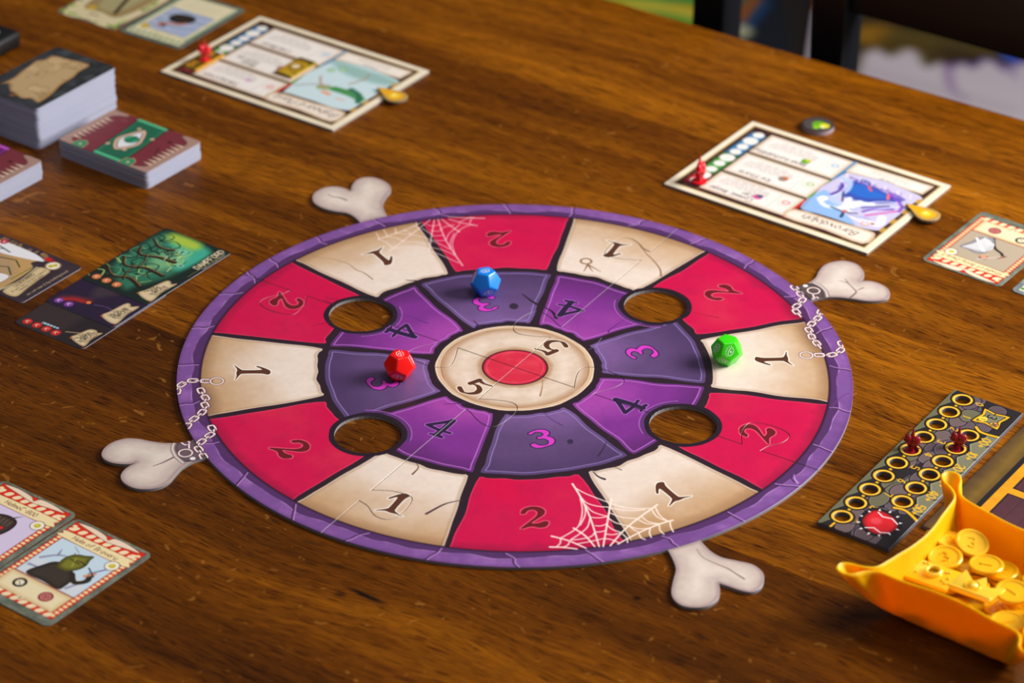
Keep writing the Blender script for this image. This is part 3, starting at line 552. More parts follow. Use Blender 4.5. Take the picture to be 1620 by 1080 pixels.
for k, B in enumerate(BONES):
    a = cr_(B[:notch[k]+1], 4); b_ = cr_(B[notch[k]:], 4); P = a[:-1]+b_
    th0 = math.atan2(P[-1][1], P[-1][0]); th1 = math.atan2(P[0][1], P[0][0]); d = (th1-th0+math.pi) % (2*math.pi)-math.pi
    P[0] = (1.0006*math.cos(th1), 1.0006*math.sin(th1)); P[-1] = (1.0006*math.cos(th0), 1.0006*math.sin(th0))
    P += [(1.0006*math.cos(th0+d*t/6), 1.0006*math.sin(th0+d*t/6)) for t in range(1, 6)]
    bone_out.append(P)
    r = cv.sdf(P, 0.02); sl, X, Y, dd = r; ins = np.clip((np.hypot(X, Y)-1.0)*cv.p, 0, 1)*(dd < 0.015); n = NO[sl]; nf = NF[sl]; g = np.clip(-dd, 0, 1)
    cv.blend(sl, 'D6C5B9', ins); cv.blend(sl, '80666E', ins*np.clip(1-g/0.014, 0, 1)*0.8); cv.blend(sl, 'AC9692', ins*np.clip(1.15-g/0.05+(nf-0.5), 0, 1)*0.55)
    cv.blend(sl, 'E2D5CC', ins*np.clip((g-0.03)/0.05+(nf-0.5)*1.5, 0, 1)*0.7)
for P, wd in (([(1.030,0.549),(1.037,0.522),(1.048,0.495),(1.057,0.469),(1.048,0.451),(1.035,0.433)], .006), ([(1.010,0.535),(1.028,0.528),(1.037,0.522)], .004), ([(1.057,0.475),(1.082,0.494)], .004), ([(-1.011,-0.547),(-0.985,-0.528),(-0.957,-0.500)], .007), ([(-0.622,1.046),(-0.603,1.031),(-0.582,1.026),(-0.558,1.009)], .007), ([(0.495,-0.903),(0.510,-0.941),(0.544,-0.970),(0.573,-0.990),(0.596,-1.015),(0.616,-1.037)], .005)):
    cv.taper(cr_(P, 5), wd*.3, wd, '6E5350', 0.9)
for k, (P, Q) in enumerate((([(-0.910,-0.412),(-0.950,-0.422),(-0.966,-0.432),(-0.966,-0.459),(-0.954,-0.493),(-0.931,-0.527),(-0.901,-0.520),(-0.864,-0.500)], [(-0.965,-0.431),(-0.966,-0.459),(-0.953,-0.496),(-0.929,-0.528)]), ([(0.868,0.499),(0.913,0.518),(0.931,0.516),(0.952,0.488),(0.963,0.435),(0.909,0.411)], [(0.929,0.523),(0.950,0.499),(0.963,0.469),(0.965,0.433)]))):
    cv.poly(P+[pol(1.0, -151 if k == 0 else 26)], '5C4C4C' if k else '6A5660'); cv.shade(P, '3A2E30', 0.02, 0.5); cv.stroke(cr_(Q, 5), 0.014, '9A8682', 1); cv.stroke(cr_(Q, 5), 0.005, 'E6DAD6', 0.9)
for p in (*[(-0.904,-0.506)], *[(0.902,0.501)]): cv.circ(p, 0.009, 'F0E6E4'); cv.ring(p, .009, .002, '55454A', .7)
SQ = lambda v: math.copysign(abs(v)**.6, v)
def chain(P, ring=None, sp=0.0195):
    P = cr_(P, 8); L = [0]
    for i in range(1, len(P)): L.append(L[-1]+math.dist(P[i], P[i-1]))
    n = max(int(round(L[-1]/sp)), 1)
    for k in range(n if ring else n+1):
        t = L[-1]*k/n; i = min(max(np.searchsorted(L, t), 1), len(P)-1); u = (t-L[i-1])/max(L[i]-L[i-1], 1e-9)
        x, y = (P[i-1][0]*(1-u)+P[i][0]*u, P[i-1][1]*(1-u)+P[i][1]*u); a = math.atan2(P[i][1]-P[i-1][1], P[i][0]-P[i-1][0])
        if k % 2 == 0: pts = [(x+0.0145*SQ(math.cos(q))*math.cos(a)-0.0095*SQ(math.sin(q))*math.sin(a), y+0.0145*SQ(math.cos(q))*math.sin(a)+0.0095*SQ(math.sin(q))*math.cos(a)) for q in np.linspace(0, 2*math.pi, 17)]
        else: pts = [(x-0.0115*math.cos(a), y-0.0115*math.sin(a)), (x+0.0115*math.cos(a), y+0.0115*math.sin(a))]
        cv.stroke(pts, 0.0105, '4A2A34', 0.9); cv.stroke(pts, 0.0064, 'D0AEB6', 1); cv.stroke(pts, 0.0034, 'FBE9E8', 1)
    if ring:
        cv.ring(ring, 0.019, 0.009, '5A3A3C', 0.9); cv.ring(ring, 0.019, 0.005, 'F0DCD8', 1)
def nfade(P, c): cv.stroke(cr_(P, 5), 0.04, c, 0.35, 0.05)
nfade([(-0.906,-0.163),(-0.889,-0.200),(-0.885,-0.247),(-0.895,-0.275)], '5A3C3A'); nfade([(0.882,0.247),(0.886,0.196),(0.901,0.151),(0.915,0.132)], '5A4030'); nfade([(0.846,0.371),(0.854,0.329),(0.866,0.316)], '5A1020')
chain([(-0.985,-0.158),(-0.985,-0.139),(-0.975,-0.119),(-0.962,-0.107),(-0.949,-0.099),(-0.933,-0.100),(-0.918,-0.100),(-0.902,-0.100),(-0.888,-0.099)], [(-0.875,-0.100)][0])
chain([(-0.916,-0.153),(-0.907,-0.177),(-0.898,-0.195),(-0.900,-0.219),(-0.893,-0.242),(-0.899,-0.261),(-0.907,-0.280),(-0.920,-0.301),(-0.931,-0.322),(-0.936,-0.340)])
chain([(-0.865,-0.350),(-0.858,-0.370),(-0.869,-0.388),(-0.879,-0.407),(-0.890,-0.425),(-0.896,-0.447),(-0.886,-0.469),(-0.875,-0.494)])
chain([(-0.934,-0.424),(-0.922,-0.439),(-0.921,-0.455),(-0.925,-0.468)], [(-0.927,-0.479)][0], 0.02)
chain([(0.867,0.489),(0.878,0.464),(0.885,0.441),(0.891,0.430),(0.878,0.398),(0.864,0.376),(0.854,0.366),(0.861,0.345),(0.869,0.325)])
chain([(0.936,0.344),(0.928,0.315),(0.912,0.289),(0.897,0.263),(0.890,0.245),(0.896,0.222),(0.897,0.197),(0.905,0.172),(0.915,0.143)])
chain([(0.983,0.161),(0.985,0.139),(0.974,0.118),(0.960,0.103),(0.943,0.095),(0.928,0.095),(0.909,0.094),(0.891,0.094)], [(0.872,0.092)][0])
chain([(0.931,0.419),(0.923,0.433),(0.921,0.457)], [(0.925,0.472)][0], 0.02)
cv.grain(14, 0.02, 9, 2)
PRINT = mat_print('board_print', cv, 0.40)
del NO, NF, RAD, TH, wr, m_in, lit, X, Y
GREY = mat('grey_card_core', (0.56, 0.54, 0.54), 0.85, spec=0.2)
ARM = [(1, 0), (.819, 0)]+cr_([(.819, 0), (.828, .034), (.852, .070), (.857, .1), (.845, .121), (.8, .132), (.74, .122), (.724, .1), (.732, .05), (.758, 0)], 4)[1:]+[(.270, 0)]+cr_([(.270, 0), (.278, .02), (.303, .062), (.312, .1), (.296, .122), (.24, .133), (.19, .124), (.169, .1), (.176, .06), (.203, 0)], 4)[1:]+[(0, 0)]
def arm(k, side):
    """seam k from the rim to the middle in board coordinates, following the cut-out on the given side"""
    a = R_(A4[k]); out = []; hc = None
    for h in HOLES:
        lx = h[0]*math.cos(a)+h[1]*math.sin(a); ly = -h[0]*math.sin(a)+h[1]*math.cos(a)
        if abs(ly) < 0.03 and lx > 0: hc = (lx, ly)
    P = list(ARM)
    if hc:
        i = next(i for i in range(len(P)-1) if P[i][0] > hc[0] > P[i+1][0] and P[i][1] == 0 and P[i+1][1] == 0)
        dx = math.sqrt(HR**2-hc[1]**2); t0 = math.atan2(-hc[1], dx); t1 = math.atan2(-hc[1], -dx)
        if side > 0: t1 = t1+2*math.pi if t1 < t0 else t1
        else: t1 = t1-2*math.pi if t1 > t0 else t1
        arc = [(hc[0]+HR*math.cos(t0+(t1-t0)*s_/20), hc[1]+HR*math.sin(t0+(t1-t0)*s_/20)) for s_ in range(21)]
        P = P[:i+1]+arc+P[i+1:]
    return [(x*math.cos(a)-y*math.sin(a), x*math.sin(a)+y*math.cos(a)) for x, y in P]
gb = empty('game_board', (0, 0, 0)); tag(gb, 'round cardboard game board with purple stone ring, numbered sectors and four bones', 'game board')
bone_of = [0, 2, 3, 1]; full_hole = {3: 1, 1: 3}
for k in range(4):
    k2 = (k+1) % 4; a0 = A4[k]; a1 = A4[k2]+(360 if A4[k2] < A4[k] else 0)
    O = [pol(1.0, a0+(a1-a0)*t/60) for t in range(61)][:-1]+arm(k2, -1)[:-1]+[(0, 0)]+arm(k, 1)[::-1][1:-1]
    O2 = [O[0]]
    for p in O[1:]:
        if math.dist(p, O2[-1]) > 1e-4: O2.append(p)
    O2 = offset(O2, 0.0009)
    hl = []
    if k in full_hole: h = HOLES[full_hole[k]]; hl = [[(h[0]+HR*math.cos(t), h[1]+HR*math.sin(t)) for t in np.linspace(0, 2*math.pi, 41)[:-1]]]
    pc = slab('puzzle_piece', O2, hl, TZ+0.0003, 0.0, BB, [PRINT, GREY], gb)
    P = bone_out[bone_of[k]]; slab('bone', P, [], TZ+0.0003, 0.0, BB, [PRINT, GREY], pc)

# ------------------------------------------------------------------ cards
CW, CH = 0.275, 0.396
EDGE = mat('white_card_edge', (0.70, 0.71, 0.79), 0.6, spec=0.3)
SLEEVE = mat('plastic_sleeve', (0.42, 0.44, 0.45), 0.2, spec=0.6)
def card(cvs, label, c, ang, z=TZ+0.0003, w_=CW, h=CH, th=0.0022, r=0.014, edge=None, rough=0.34, cat='card', name='playing_card', group=None):
    bx = (cvs.x0, cvs.y0, cvs.x1, cvs.y1)
    o = slab(name, rrect(w_, h, r), [], 0, th, bx, [mat_print(name+'_print', cvs, rough), edge or EDGE], None, (c[0], c[1], z), R_(ang), 0.0006)
    return tag(o, label, cat, group)
def scroll(cv, P, col='D8C29C'):
    Q = cr_(P, 4, True); cv.poly(Q, col); cv.shade(Q, '8A6A44', 0.010, 0.55)
def treasure(title, art, sky):
    """portrait item card in a grey stone border, x right and y up while reading"""
    w_, h = CW+.012, CH+.012; cv = Cv(-w_/2, -h/2, w_/2, h/2, 1500, '6E7466'); cv.grain(40, 0.30, 3); cv.grain(9, 0.12, 4)
    for k in range(26):
        q = np.random.default_rng(k); x, y = (q.random()-.5)*w_, (q.random()-.5)*h; cv.stroke([(x, y), (x+(q.random()-.5)*.05, y+(q.random()-.5)*.05)], .002, '3E443C', .7)
    x0, x1, y0, y1 = -.125, .124, -.170, .189
    cv.rect(x0-.002, y0-.002, x1+.002, y1+.002, '8A1A0C'); cv.rect(x0, y0, x1, y1, 'DC2A12')
    for k in range(22):
        y = y0+.014+k*.0155
        for x in (x0+.009, x1-.009): cv.poly(cr_([(x-.0058, y-.0046), (x+.0058, y-.0042), (x+.0058, y+.0046), (x-.0058, y+.0042)], 2, True), 'F6D9A4')
    for k in range(8):
        x = x0+.016+k*.030
        for y, s_ in ((y0+.009, 1), (y1-.030, -1)): cv.poly(cr_([(x-.011, y-.0085), (x+.006, y-.0085), (x+.013, y+.0095), (x-.003, y+.0095)], 2, True), 'F6DDB4')
    # torn parchment ribbon along the top
    Q = cr_([(x0+.005, y1-.004), (x0+.05, y1+.004), (-.02, y1-.002), (.0, y1-.014), (.012, y1+.003), (.06, y1+.004), (x1-.015, y1-.006), (.06, y1-.014), (.01, y1-.022), (-.02, y1-.020), (-.06, y1-.014)], 4, True); cv.poly(Q, 'EFD6BC'); cv.inline(Q, 0, .0022, '6E4A34', .8)
    # art window
    ax0, ax1, ay0, ay1 = -.107, .106, -.068, .110
    cv.rect(ax0, ay0, ax1, ay1, sky); art(cv)
    for P in ([(ax0, ay0), (ax1, ay0), (ax1, ay1), (ax0, ay1), (ax0, ay0)],): cv.stroke(P, .002, '7E2A18')
    # title plate
    Q = cr_([(x0+.006, .112), (x0+.004, .128), (x0+.012, .142), (x1-.014, .148), (x1-.008, .134), (x1-.010, .112)], 3, True); cv.poly(Q, 'F3DDAA'); cv.inline(Q, 0, .002, '8C3A1E', .8)
    cv.text(title, -.003, .121, .0160, '5A2416', 0, .115, .6, .12, True, 1, 2.6)
    cv.circ((.089, .096), .0215, '5A3424'); cv.circ((.089, .096), .0195, 'F3EBD8'); cv.circ((.089, .096), .0095, 'C8B41C'); cv.circ((.087, .098), .004, 'E8DC5A')
    # bottom plate with two icons and a little hex
    cv.rect(ax0-.006, -.150, ax1-.002, ay0-.003, 'EFDDB4'); cv.stroke([(ax0-.006, -.150), (ax1-.002, -.150), (ax1-.002, ay0-.003), (ax0-.006, ay0-.003), (ax0-.006, -.150)], .0018, '8C4A2A')
    cv.shade([(ax0-.006, -.150), (ax1-.002, -.150), (ax1-.002, ay0-.003), (ax0-.006, ay0-.003)], 'D0A870', .02, .5)
    cv.ring((-.055, -.104), .0165, .0075, '26221E'); cv.circ((-.052, -.106), .009, 'E9E1CC'); cv.stroke([(-.06, -.10), (-.048, -.112)], .002, '3A322A')
    cv.circ((.044, -.109), .021, '8E1E22'); cv.ring((.044, -.109), .013, .003, 'E8A8A0'); cv.ring((.044, -.109), .006, .0025, 'E8A8A0')
    cv.poly([(-.008+.012*math.cos(t), -.151+.012*math.sin(t)) for t in np.linspace(0, 2*math.pi, 7)[:-1]], 'E6D6AE'); cv.text('4', -.008, -.157, .011, '5A4A34', 0, .14, .3, 0, True)
    return cv
def art_helm(cv):
    cv.poly([(-.096, -.068), (.098, -.068), (.098, -.02), (.03, .01), (-.03, -.01), (-.096, .02)], 'D6DCE4', 1, .012)
    for P in ([(-.09, .01), (-.06, .045), (-.02, .06), (.0, .075)], [(-.06, .045), (-.07, .07)], [(-.02, .06), (-.03, .08)], [(-.095, -.03), (-.05, -.02), (-.03, .02)], [(.06, -.05), (.075, .0), (.06, .04)]): cv.taper(cr_(P, 4), .010, .003, '8B8AA6', .8)
    cv.stroke([(-.05, .10), (-.02, .085)], .0015, '5A6068')
    Q = cr_([(-.075, -.062), (-.062, -.01), (-.045, .02), (-.01, .028), (.028, .012), (.048, -.012), (.052, -.045), (.045, -.066), (-.01, -.064)], 5, True); cv.poly(Q, '3F352C'); cv.shade(Q, '241C16', .02, .6)
    cv.stroke(cr_([(.03, .005), (.06, -.018), (.082, .005), (.072, .03)], 6), .016, '33291F')
    Q = cr_([(-.03, .01), (-.038, .045), (-.025, .075), (.002, .088), (.022, .098), (.026, .078), (.034, .055), (.03, .03), (.012, .008), (-.01, .002)], 5, True); cv.poly(Q, '7C7A2A'); cv.shade(Q, '3E3C14', .018, .8); cv.stroke([(-.02, .05), (.012, .06), (.03, .055)], .004, '2E2C10'); cv.stroke([(-.01, .062), (.005, .03)], .004, 'B8B04A', .7); cv.stroke([(-.005, .048), (.014, .05)], .003, '1A180C')
    cv.stroke([(.062, .018), (.078, .042)], .009, 'D08A68'); cv.stroke([(.046, .052), (.084, .030)], .004, '22222A'); cv.stroke([(.07, .044), (.096, .088)], .0065, '7A80A8')
def art_helmet(cv):
    cv.rect(-.096, -.068, .098, .110, 'D9C9E6'); cv.poly(cr_([(-.08, -.068), (-.055, -.03), (-.02, -.01), (.03, -.02), (.05, -.05), (.055, -.068)], 5, True), '3A2A2C')
    Q = cr_([(-.045, -.02), (-.055, .03), (-.04, .07), (-.005, .085), (.03, .078), (.044, .05), (.04, .01), (.02, -.02)], 6, True); cv.poly(Q, '4A3A34'); cv.shade(Q, '241814', .02, .8); cv.taper([(.01, .08), (.028, .104)], .006, .001, '3A2A2C')
    for k in range(5): cv.stroke([(-.035+k*.014, .07), (-.03+k*.013, .045)], .002, '7A6A58')
    cv.circ((-.018, .032), .008, 'F01A20'); cv.circ((.016, .030), .006, 'F01A20'); cv.circ((-.04, .02), .012, 'B06A50'); cv.stroke([(-.02, .005), (.02, .0)], .004, '1A1010')
    for k in range(5): cv.stroke([(-.018+k*.009, .008), (-.018+k*.009, -.006)], .0015, 'C9B8A0')
def art_shield(cv):
    cv.rect(-.096, -.068, .098, .110, 'B4A28C'); cv.stroke(cr_([(.02, -.06), (-.01, -.01), (-.045, .01), (-.06, .03)], 5), .010, '2E2826')
    cv.circ((-.01, .066), .014, '2A2420'); cv.circ((-.008, .062), .011, 'DE9470'); Q = cr_([(.085, .048), (.07, .0), (.06, -.045), (.02, -.06), (.0, -.02), (-.002, .035), (.02, .058), (.055, .052)], 5, True)
    cv.poly(Q, 'A8A6A8'); cv.shade(Q, '5A5660', .016, .6)
    for k in range(8): cv.stroke(cr_([(.075-k*.010, .046-k*.002), (.052-k*.008, .0), (.045-k*.006, -.05+k*.003)], 4), .004, 'F0EEF2')
    cv.stroke([(.01, .03), (.066, -.03)], .008, 'F4F2F4'); cv.circ((-.058, .030), .007, 'DE9470'); cv.stroke([(-.05, .044), (-.066, .018)], .004, '1E1A20'); cv.stroke([(-.05, .036), (.0, .088)], .007, 'C8B2A8')
card(treasure('Helm of Bravery', art_helm, 'C9DCEA'), 'red framed item card titled Helm of Bravery showing a warrior in a green helmet', (-1.195, -1.036), -35.8, r=.02, w_=CW+.006, h=CH+.006, edge=SLEEVE, rough=.25)
card(treasure('Helme&-800', art_helmet, 'D9C9E6'), 'red framed item card showing a dark helmet with glowing red eyes on lilac', (-1.421, -0.858), -35.2, r=.02, w_=CW+.006, h=CH+.006, edge=SLEEVE, rough=.25)
card(treasure('Shield of Bony Dwarf', art_shield, 'B4A28C'), 'red framed item card showing a man behind a white rib cage shield', (1.516, 0.768), 143.6, r=.02, w_=CW+.006, h=CH+.006, edge=SLEEVE, rough=.25)
def green_item():
    cv = Cv(-.15, -.21, .15, .21, 1000, '7C8284'); cv.grain(30, .3, 12); cv.rect(-.118, -.178, .118, .178, 'E9E2D0'); cv.rect(-.105, -.165, .105, .150, '7FC41E'); cv.grain(30, .1, 13)
    for k in range(12): cv.circ((-.11+k*.02, .165), .008, ('E08A4A', 'F2EDE0', '5A8A2A')[k % 3])
    cv.rect(-.09, -.06, .09, .1, 'D8E4C0'); cv.circ((0, .02), .045, '4E8A1A'); cv.circ((.01, .03), .02, 'E8D84A'); return cv
a_ = R_(144); P0 = [(1.546,0.505)][0]
card(green_item(), 'corner of a card with a bright green panel beside the rib cage shield card', (P0[0]-math.cos(a_)*.135+math.sin(a_)*.195, P0[1]-math.sin(a_)*.135-math.cos(a_)*.195), 144, r=.02, edge=SLEEVE)
def leaf_card():
    cv = Cv(-.15, -.21, .15, .21, 900, '7A6A58'); cv.grain(30, .25, 2); cv.rect(-.128, -.188, .128, .188, '5A4A34')
    q = np.random.default_rng(4)
    cv.poly(cr_([(-.12, -.18), (.12, -.18), (.12, .178), (.0, .186), (-.12, .178)], 4, True), 'D8C8A0'); 
    for k in range(70):
        t = q.random()*2*math.pi; x = .122*math.copysign(min(abs(math.cos(t))*1.5, 1), math.cos(t)); y = .18*math.copysign(min(abs(math.sin(t))*1.5, 1), math.sin(t)); cv.circ((x+(q.random()-.5)*.012, y+(q.random()-.5)*.012), .009, ('7EA02A', '9CC43A', '55702A')[k % 3], .9, .006)
    cv.poly(cr_([(-.09, -.15), (.09, -.15), (.085, .10), (.0, .11), (-.09, .10)], 4, True), '9C8458'); cv.poly(cr_([(-.05, -.12), (.06, -.1), (.05, .06), (-.02, .09), (-.06, .04)], 4, True), 'A89C70'); cv.stroke([(-.05, .09), (.02, -.12)], .016, '3C2C18'); cv.circ((.05, .1), .02, 'C8A43A')
    cv.text('Wood', 0, .135, .02, '6A4A2A', 0, .13, .5, .1, True); return cv
def sea_card():
    cv = Cv(-.15, -.21, .15, .21, 900, '5E6A5E'); cv.grain(30, .2, 5); cv.rect(-.122, -.182, .122, .182, 'D8CCA4'); cv.grain(25, .08, 6)
    for k in range(9): cv.poly([(-.11+k*.026, .150), (-.10+k*.026, .150), (-.095+k*.026, .172), (-.105+k*.026, .172)], '4E8C7C')
    for y in range(16): cv.circ((-.118, -.17+y*.02), .006, '5E9C88'); cv.circ((.118, -.17+y*.02), .006, '5E9C88')
    cv.rect(-.098, -.07, .098, .118, 'A9B0CC')
    for k in range(9): cv.stroke(cr_([(-.09, -.06+k*.018), (-.02, -.05+k*.02), (.09, -.065+k*.018)], 4), .006, ('5E8C9C', 'C4CCE6', '7C98B0')[k % 3], .6)
    cv.poly(cr_([(-.045, -.02), (-.01, -.045), (.05, -.03), (.055, .01), (.02, .035), (-.03, .02)], 5, True), '2E2620'); cv.stroke(cr_([(-.03, .02), (.0, .045), (.035, .05)], 5), .013, 'C87A5C'); cv.circ((.045, .07), .015, 'B86A44'); cv.circ((.03, .075), .01, '2A2018')
    cv.circ((.085, .11), .018, 'C8A83A'); cv.rect(-.1, -.165, .1, -.078, 'E2D6B4'); 
    for k in range(3): cv.stroke([(-.08, -.1-k*.02), (.08, -.1-k*.02)], .003, 'A09878', .7)
    return cv
card(leaf_card(), 'card with green leaf border at the top left edge of the photo', (-1.490, 2.527), 147.5, w_=.282, h=.405, r=.02, edge=SLEEVE, rough=.25)
card(sea_card(), 'blue and cream sleeved card between the leaf card and the far player board', (-1.240, 2.375), 148.3, w_=.282, h=.405, r=.02, edge=SLEEVE, rough=.25)
# location cards lie overlapped like stairs
def loc_card(kind):
    cv = Cv(-CH/2-.002, -CW/2-.002, CH/2+.002, CW/2+.002, 1500, {'swamp': '16241E', 'lair': '281A34', 'hall': '2A2024'}[kind]); q = np.random.default_rng(5)
    if kind == 'swamp':
        cv.poly(cr_([(-.17, -.01), (-.1, .10), (0, .125), (.17, .12), (.18, .03), (.16, -.075), (.06, -.085), (-.02, -.08), (-.10, -.05), (-.14, -.03)], 6, True), '2F6E54', 1, .03)
        cv.poly(cr_([(.02, -.08), (.16, -.085), (.175, .07), (.12, .06), (.10, .0), (.03, -.02)], 5, True), '3FA88C', 1, .03); cv.poly(cr_([(.14, -.03), (.185, -.02), (.185, .09), (.14, .08)], 5, True), 'B4C43A', .9, .03)
        cv.poly(cr_([(-.03, -.02), (.08, -.05), (.12, .02), (.03, .05)], 5, True), '8FC48A', .7, .04)
        for k in range(34):
            x, y = -.15+q.random()*.30, -.02+q.random()*.13; a = q.random()*6.28; P = cr_([(x, y), (x+.03*math.cos(a), y+.03*math.sin(a)), (x+.05*math.cos(a+.9), y+.05*math.sin(a+.9)), (x+.04*math.cos(a+1.8), y+.04*math.sin(a+1.8))], 5)
            cv.taper(P, .007, .002, ('0E1C1A', 'A8C46A', '1C3A30', '5E9C74', '122420')[k % 5], .85)
        for P, w0 in (([(-.13, -.04), (-.11, .02), (-.13, .07), (-.10, .12)], .022), ([(-.04, -.055), (-.035, .02), (-.06, .08), (-.02, .12)], .018), ([(.045, -.03), (.04, .03), (.02, .09), (.06, .12)], .02), ([(.10, .02), (.09, .07), (.12, .12)], .014), ([(-.13, .03), (-.08, .05), (-.02, .045), (.03, .07)], .008)): cv.taper(cr_(P, 6), w0, w0*.5, '241A16', .95); cv.taper(cr_([(x+.006, y) for x, y in P], 6), w0*.2, .002, 'B08A4A', .8)
        for p in ((.0, -.05), (.07, -.03), (.05, .005)): cv.stroke([(p[0]-.012, p[1]), (p[0]+.014, p[1]+.006)], .003, 'D8D8A8')
        cv.ring((.11, -.01), .012, .003, 'C8E0D0', .8); cv.ring((.04, -.06), .01, .003, 'A8D8C8', .8)
        cv.rect(-.2, -.14, .2, -.098, '16241E', .9, .03)
        cv.text('DAMPFORD', .122, -.119, .021, 'F2DCB8', .02, .16, .35, 0, True, 1, 2.2); cv.stroke([(.0, -.124), (.185, -.124)], .0012, 'B09A70'); cv.text('Town of Lovely Bones', .118, -.133, .0085, 'E0C8A0', .02, .13, .4, .15, True)
        dots, dc = [(-.1635, y) for y in (.024, .066, .107)], 'C4622E'; sc = [(-.180, -.128), (-.165, -.064), (-.13, -.072), (-.06, -.084), (-.052, -.100), (-.062, -.112), (-.052, -.126), (-.12, -.122)]; T = ('Flip the', 'RUNS', 'TEMPLATE', 'before combat')
    else:
        if kind == 'lair': cv.poly(cr_([(-.1, .03), (-.05, .06), (0, .03), (.03, -.03), (-.04, -.02)], 5, True), '3E3038', 1, .03); cv.stroke(cr_([(-.155, .105), (-.135, .075), (-.125, .03)], 5), .03, '6E2A2A', .9, .02); cv.stroke(cr_([(-.16, .10), (-.14, .07), (-.135, .04)], 5), .012, 'C41E22', .9, .012); cv.circ((-.130, .022), .008, 'F07A3A'); cv.stroke(cr_([(-.13, .0), (-.12, -.04), (-.125, -.07)], 4), .004, '6A4A80', .8)
        else: cv.rect(-.2, -.02, .2, .14, '3C2E2E', .8, .03); cv.poly([(-.155, .065), (-.145, .065), (-.145, .0), (-.152, -.002)], 'A8CCDC'); [cv.stroke([(-.158, .06-k*.012), (-.143, .06-k*.012)], .0025, '3C2E2E') for k in range(6)]; cv.stroke([(-.15, -.03), (-.13, -.075)], .006, 'A88C6A', .8)
        dots = [(-.1715, y) for y in ((.106, .066) if kind == 'lair' else (.106, .068, .030, -.008))]; dc = '7A3A9C' if kind == 'lair' else 'C8241E'; sc = [(-.184, -.128), (-.168, -.064), (-.14, -.068), (-.100, -.078), (-.092, -.1), (-.1, -.112), (-.094, -.126), (-.14, -.122)] if kind == 'hall' else [(-.182, -.128), (-.168, -.062), (-.13, -.066), (-.070, -.074), (-.064, -.09), (-.074, -.1), (-.060, -.122), (-.12, -.122)]; T = ('Flip the', 'TREASURE' if kind == 'lair' else 'ARMOR', 'TEMPLATE', 'before combat')
    for d_ in dots: cv.circ(d_, .0155, dc, 1); cv.circ(d_, .013, 'E88A5A' if kind == 'swamp' else dc, .4); cv.stroke([(d_[0]-.007, d_[1]-.004), (d_[0]+.001, d_[1]+.005), (d_[0]+.006, d_[1]-.005)], .0028, 'F2D8C0', .85); cv.stroke([(d_[0]-.004, d_[1]+.006), (d_[0]+.007, d_[1]+.003)], .0022, 'F2D8C0', .85)
    scroll(cv, sc); cx_ = (sc[0][0]+sc[5][0])/2+.004
    cv.text(T[0], cx_-.012, -.083, .009, '3A2C1C', -.06, .12, .4, .1, True); cv.text(T[1], cx_+.002, -.0975, .012, '2A1C12', -.06, .15, .3, 0, True, 1, 1.6); cv.text(T[2], cx_, -.1105, .012, '2A1C12', -.06, .15, .3, 0, True, 1, 1.6); cv.text(T[3], cx_+.002, -.1195, .0065, '3A2C1C', -.06, .12, .4, .1, True)
    for p in (sc[0], sc[1]): cv.circ(p, .004, 'B0542C')
    return cv
card(loc_card('hall'), 'dark location card with four red dots, lowest of the overlapping three', (-1.300, 0.318), 56.6, TZ+.0003, CH, CW)
card(loc_card('lair'), 'dark purple location card with two purple dots, middle of the overlapping three', (-1.222, 0.441), 56.6, TZ+.0030, CH, CW)
card(loc_card('swamp'), 'green swamp location card titled DAMPFORD lying on top of the overlapping three', (-1.127, 0.573), 55.6, TZ+.0057, CH, CW)
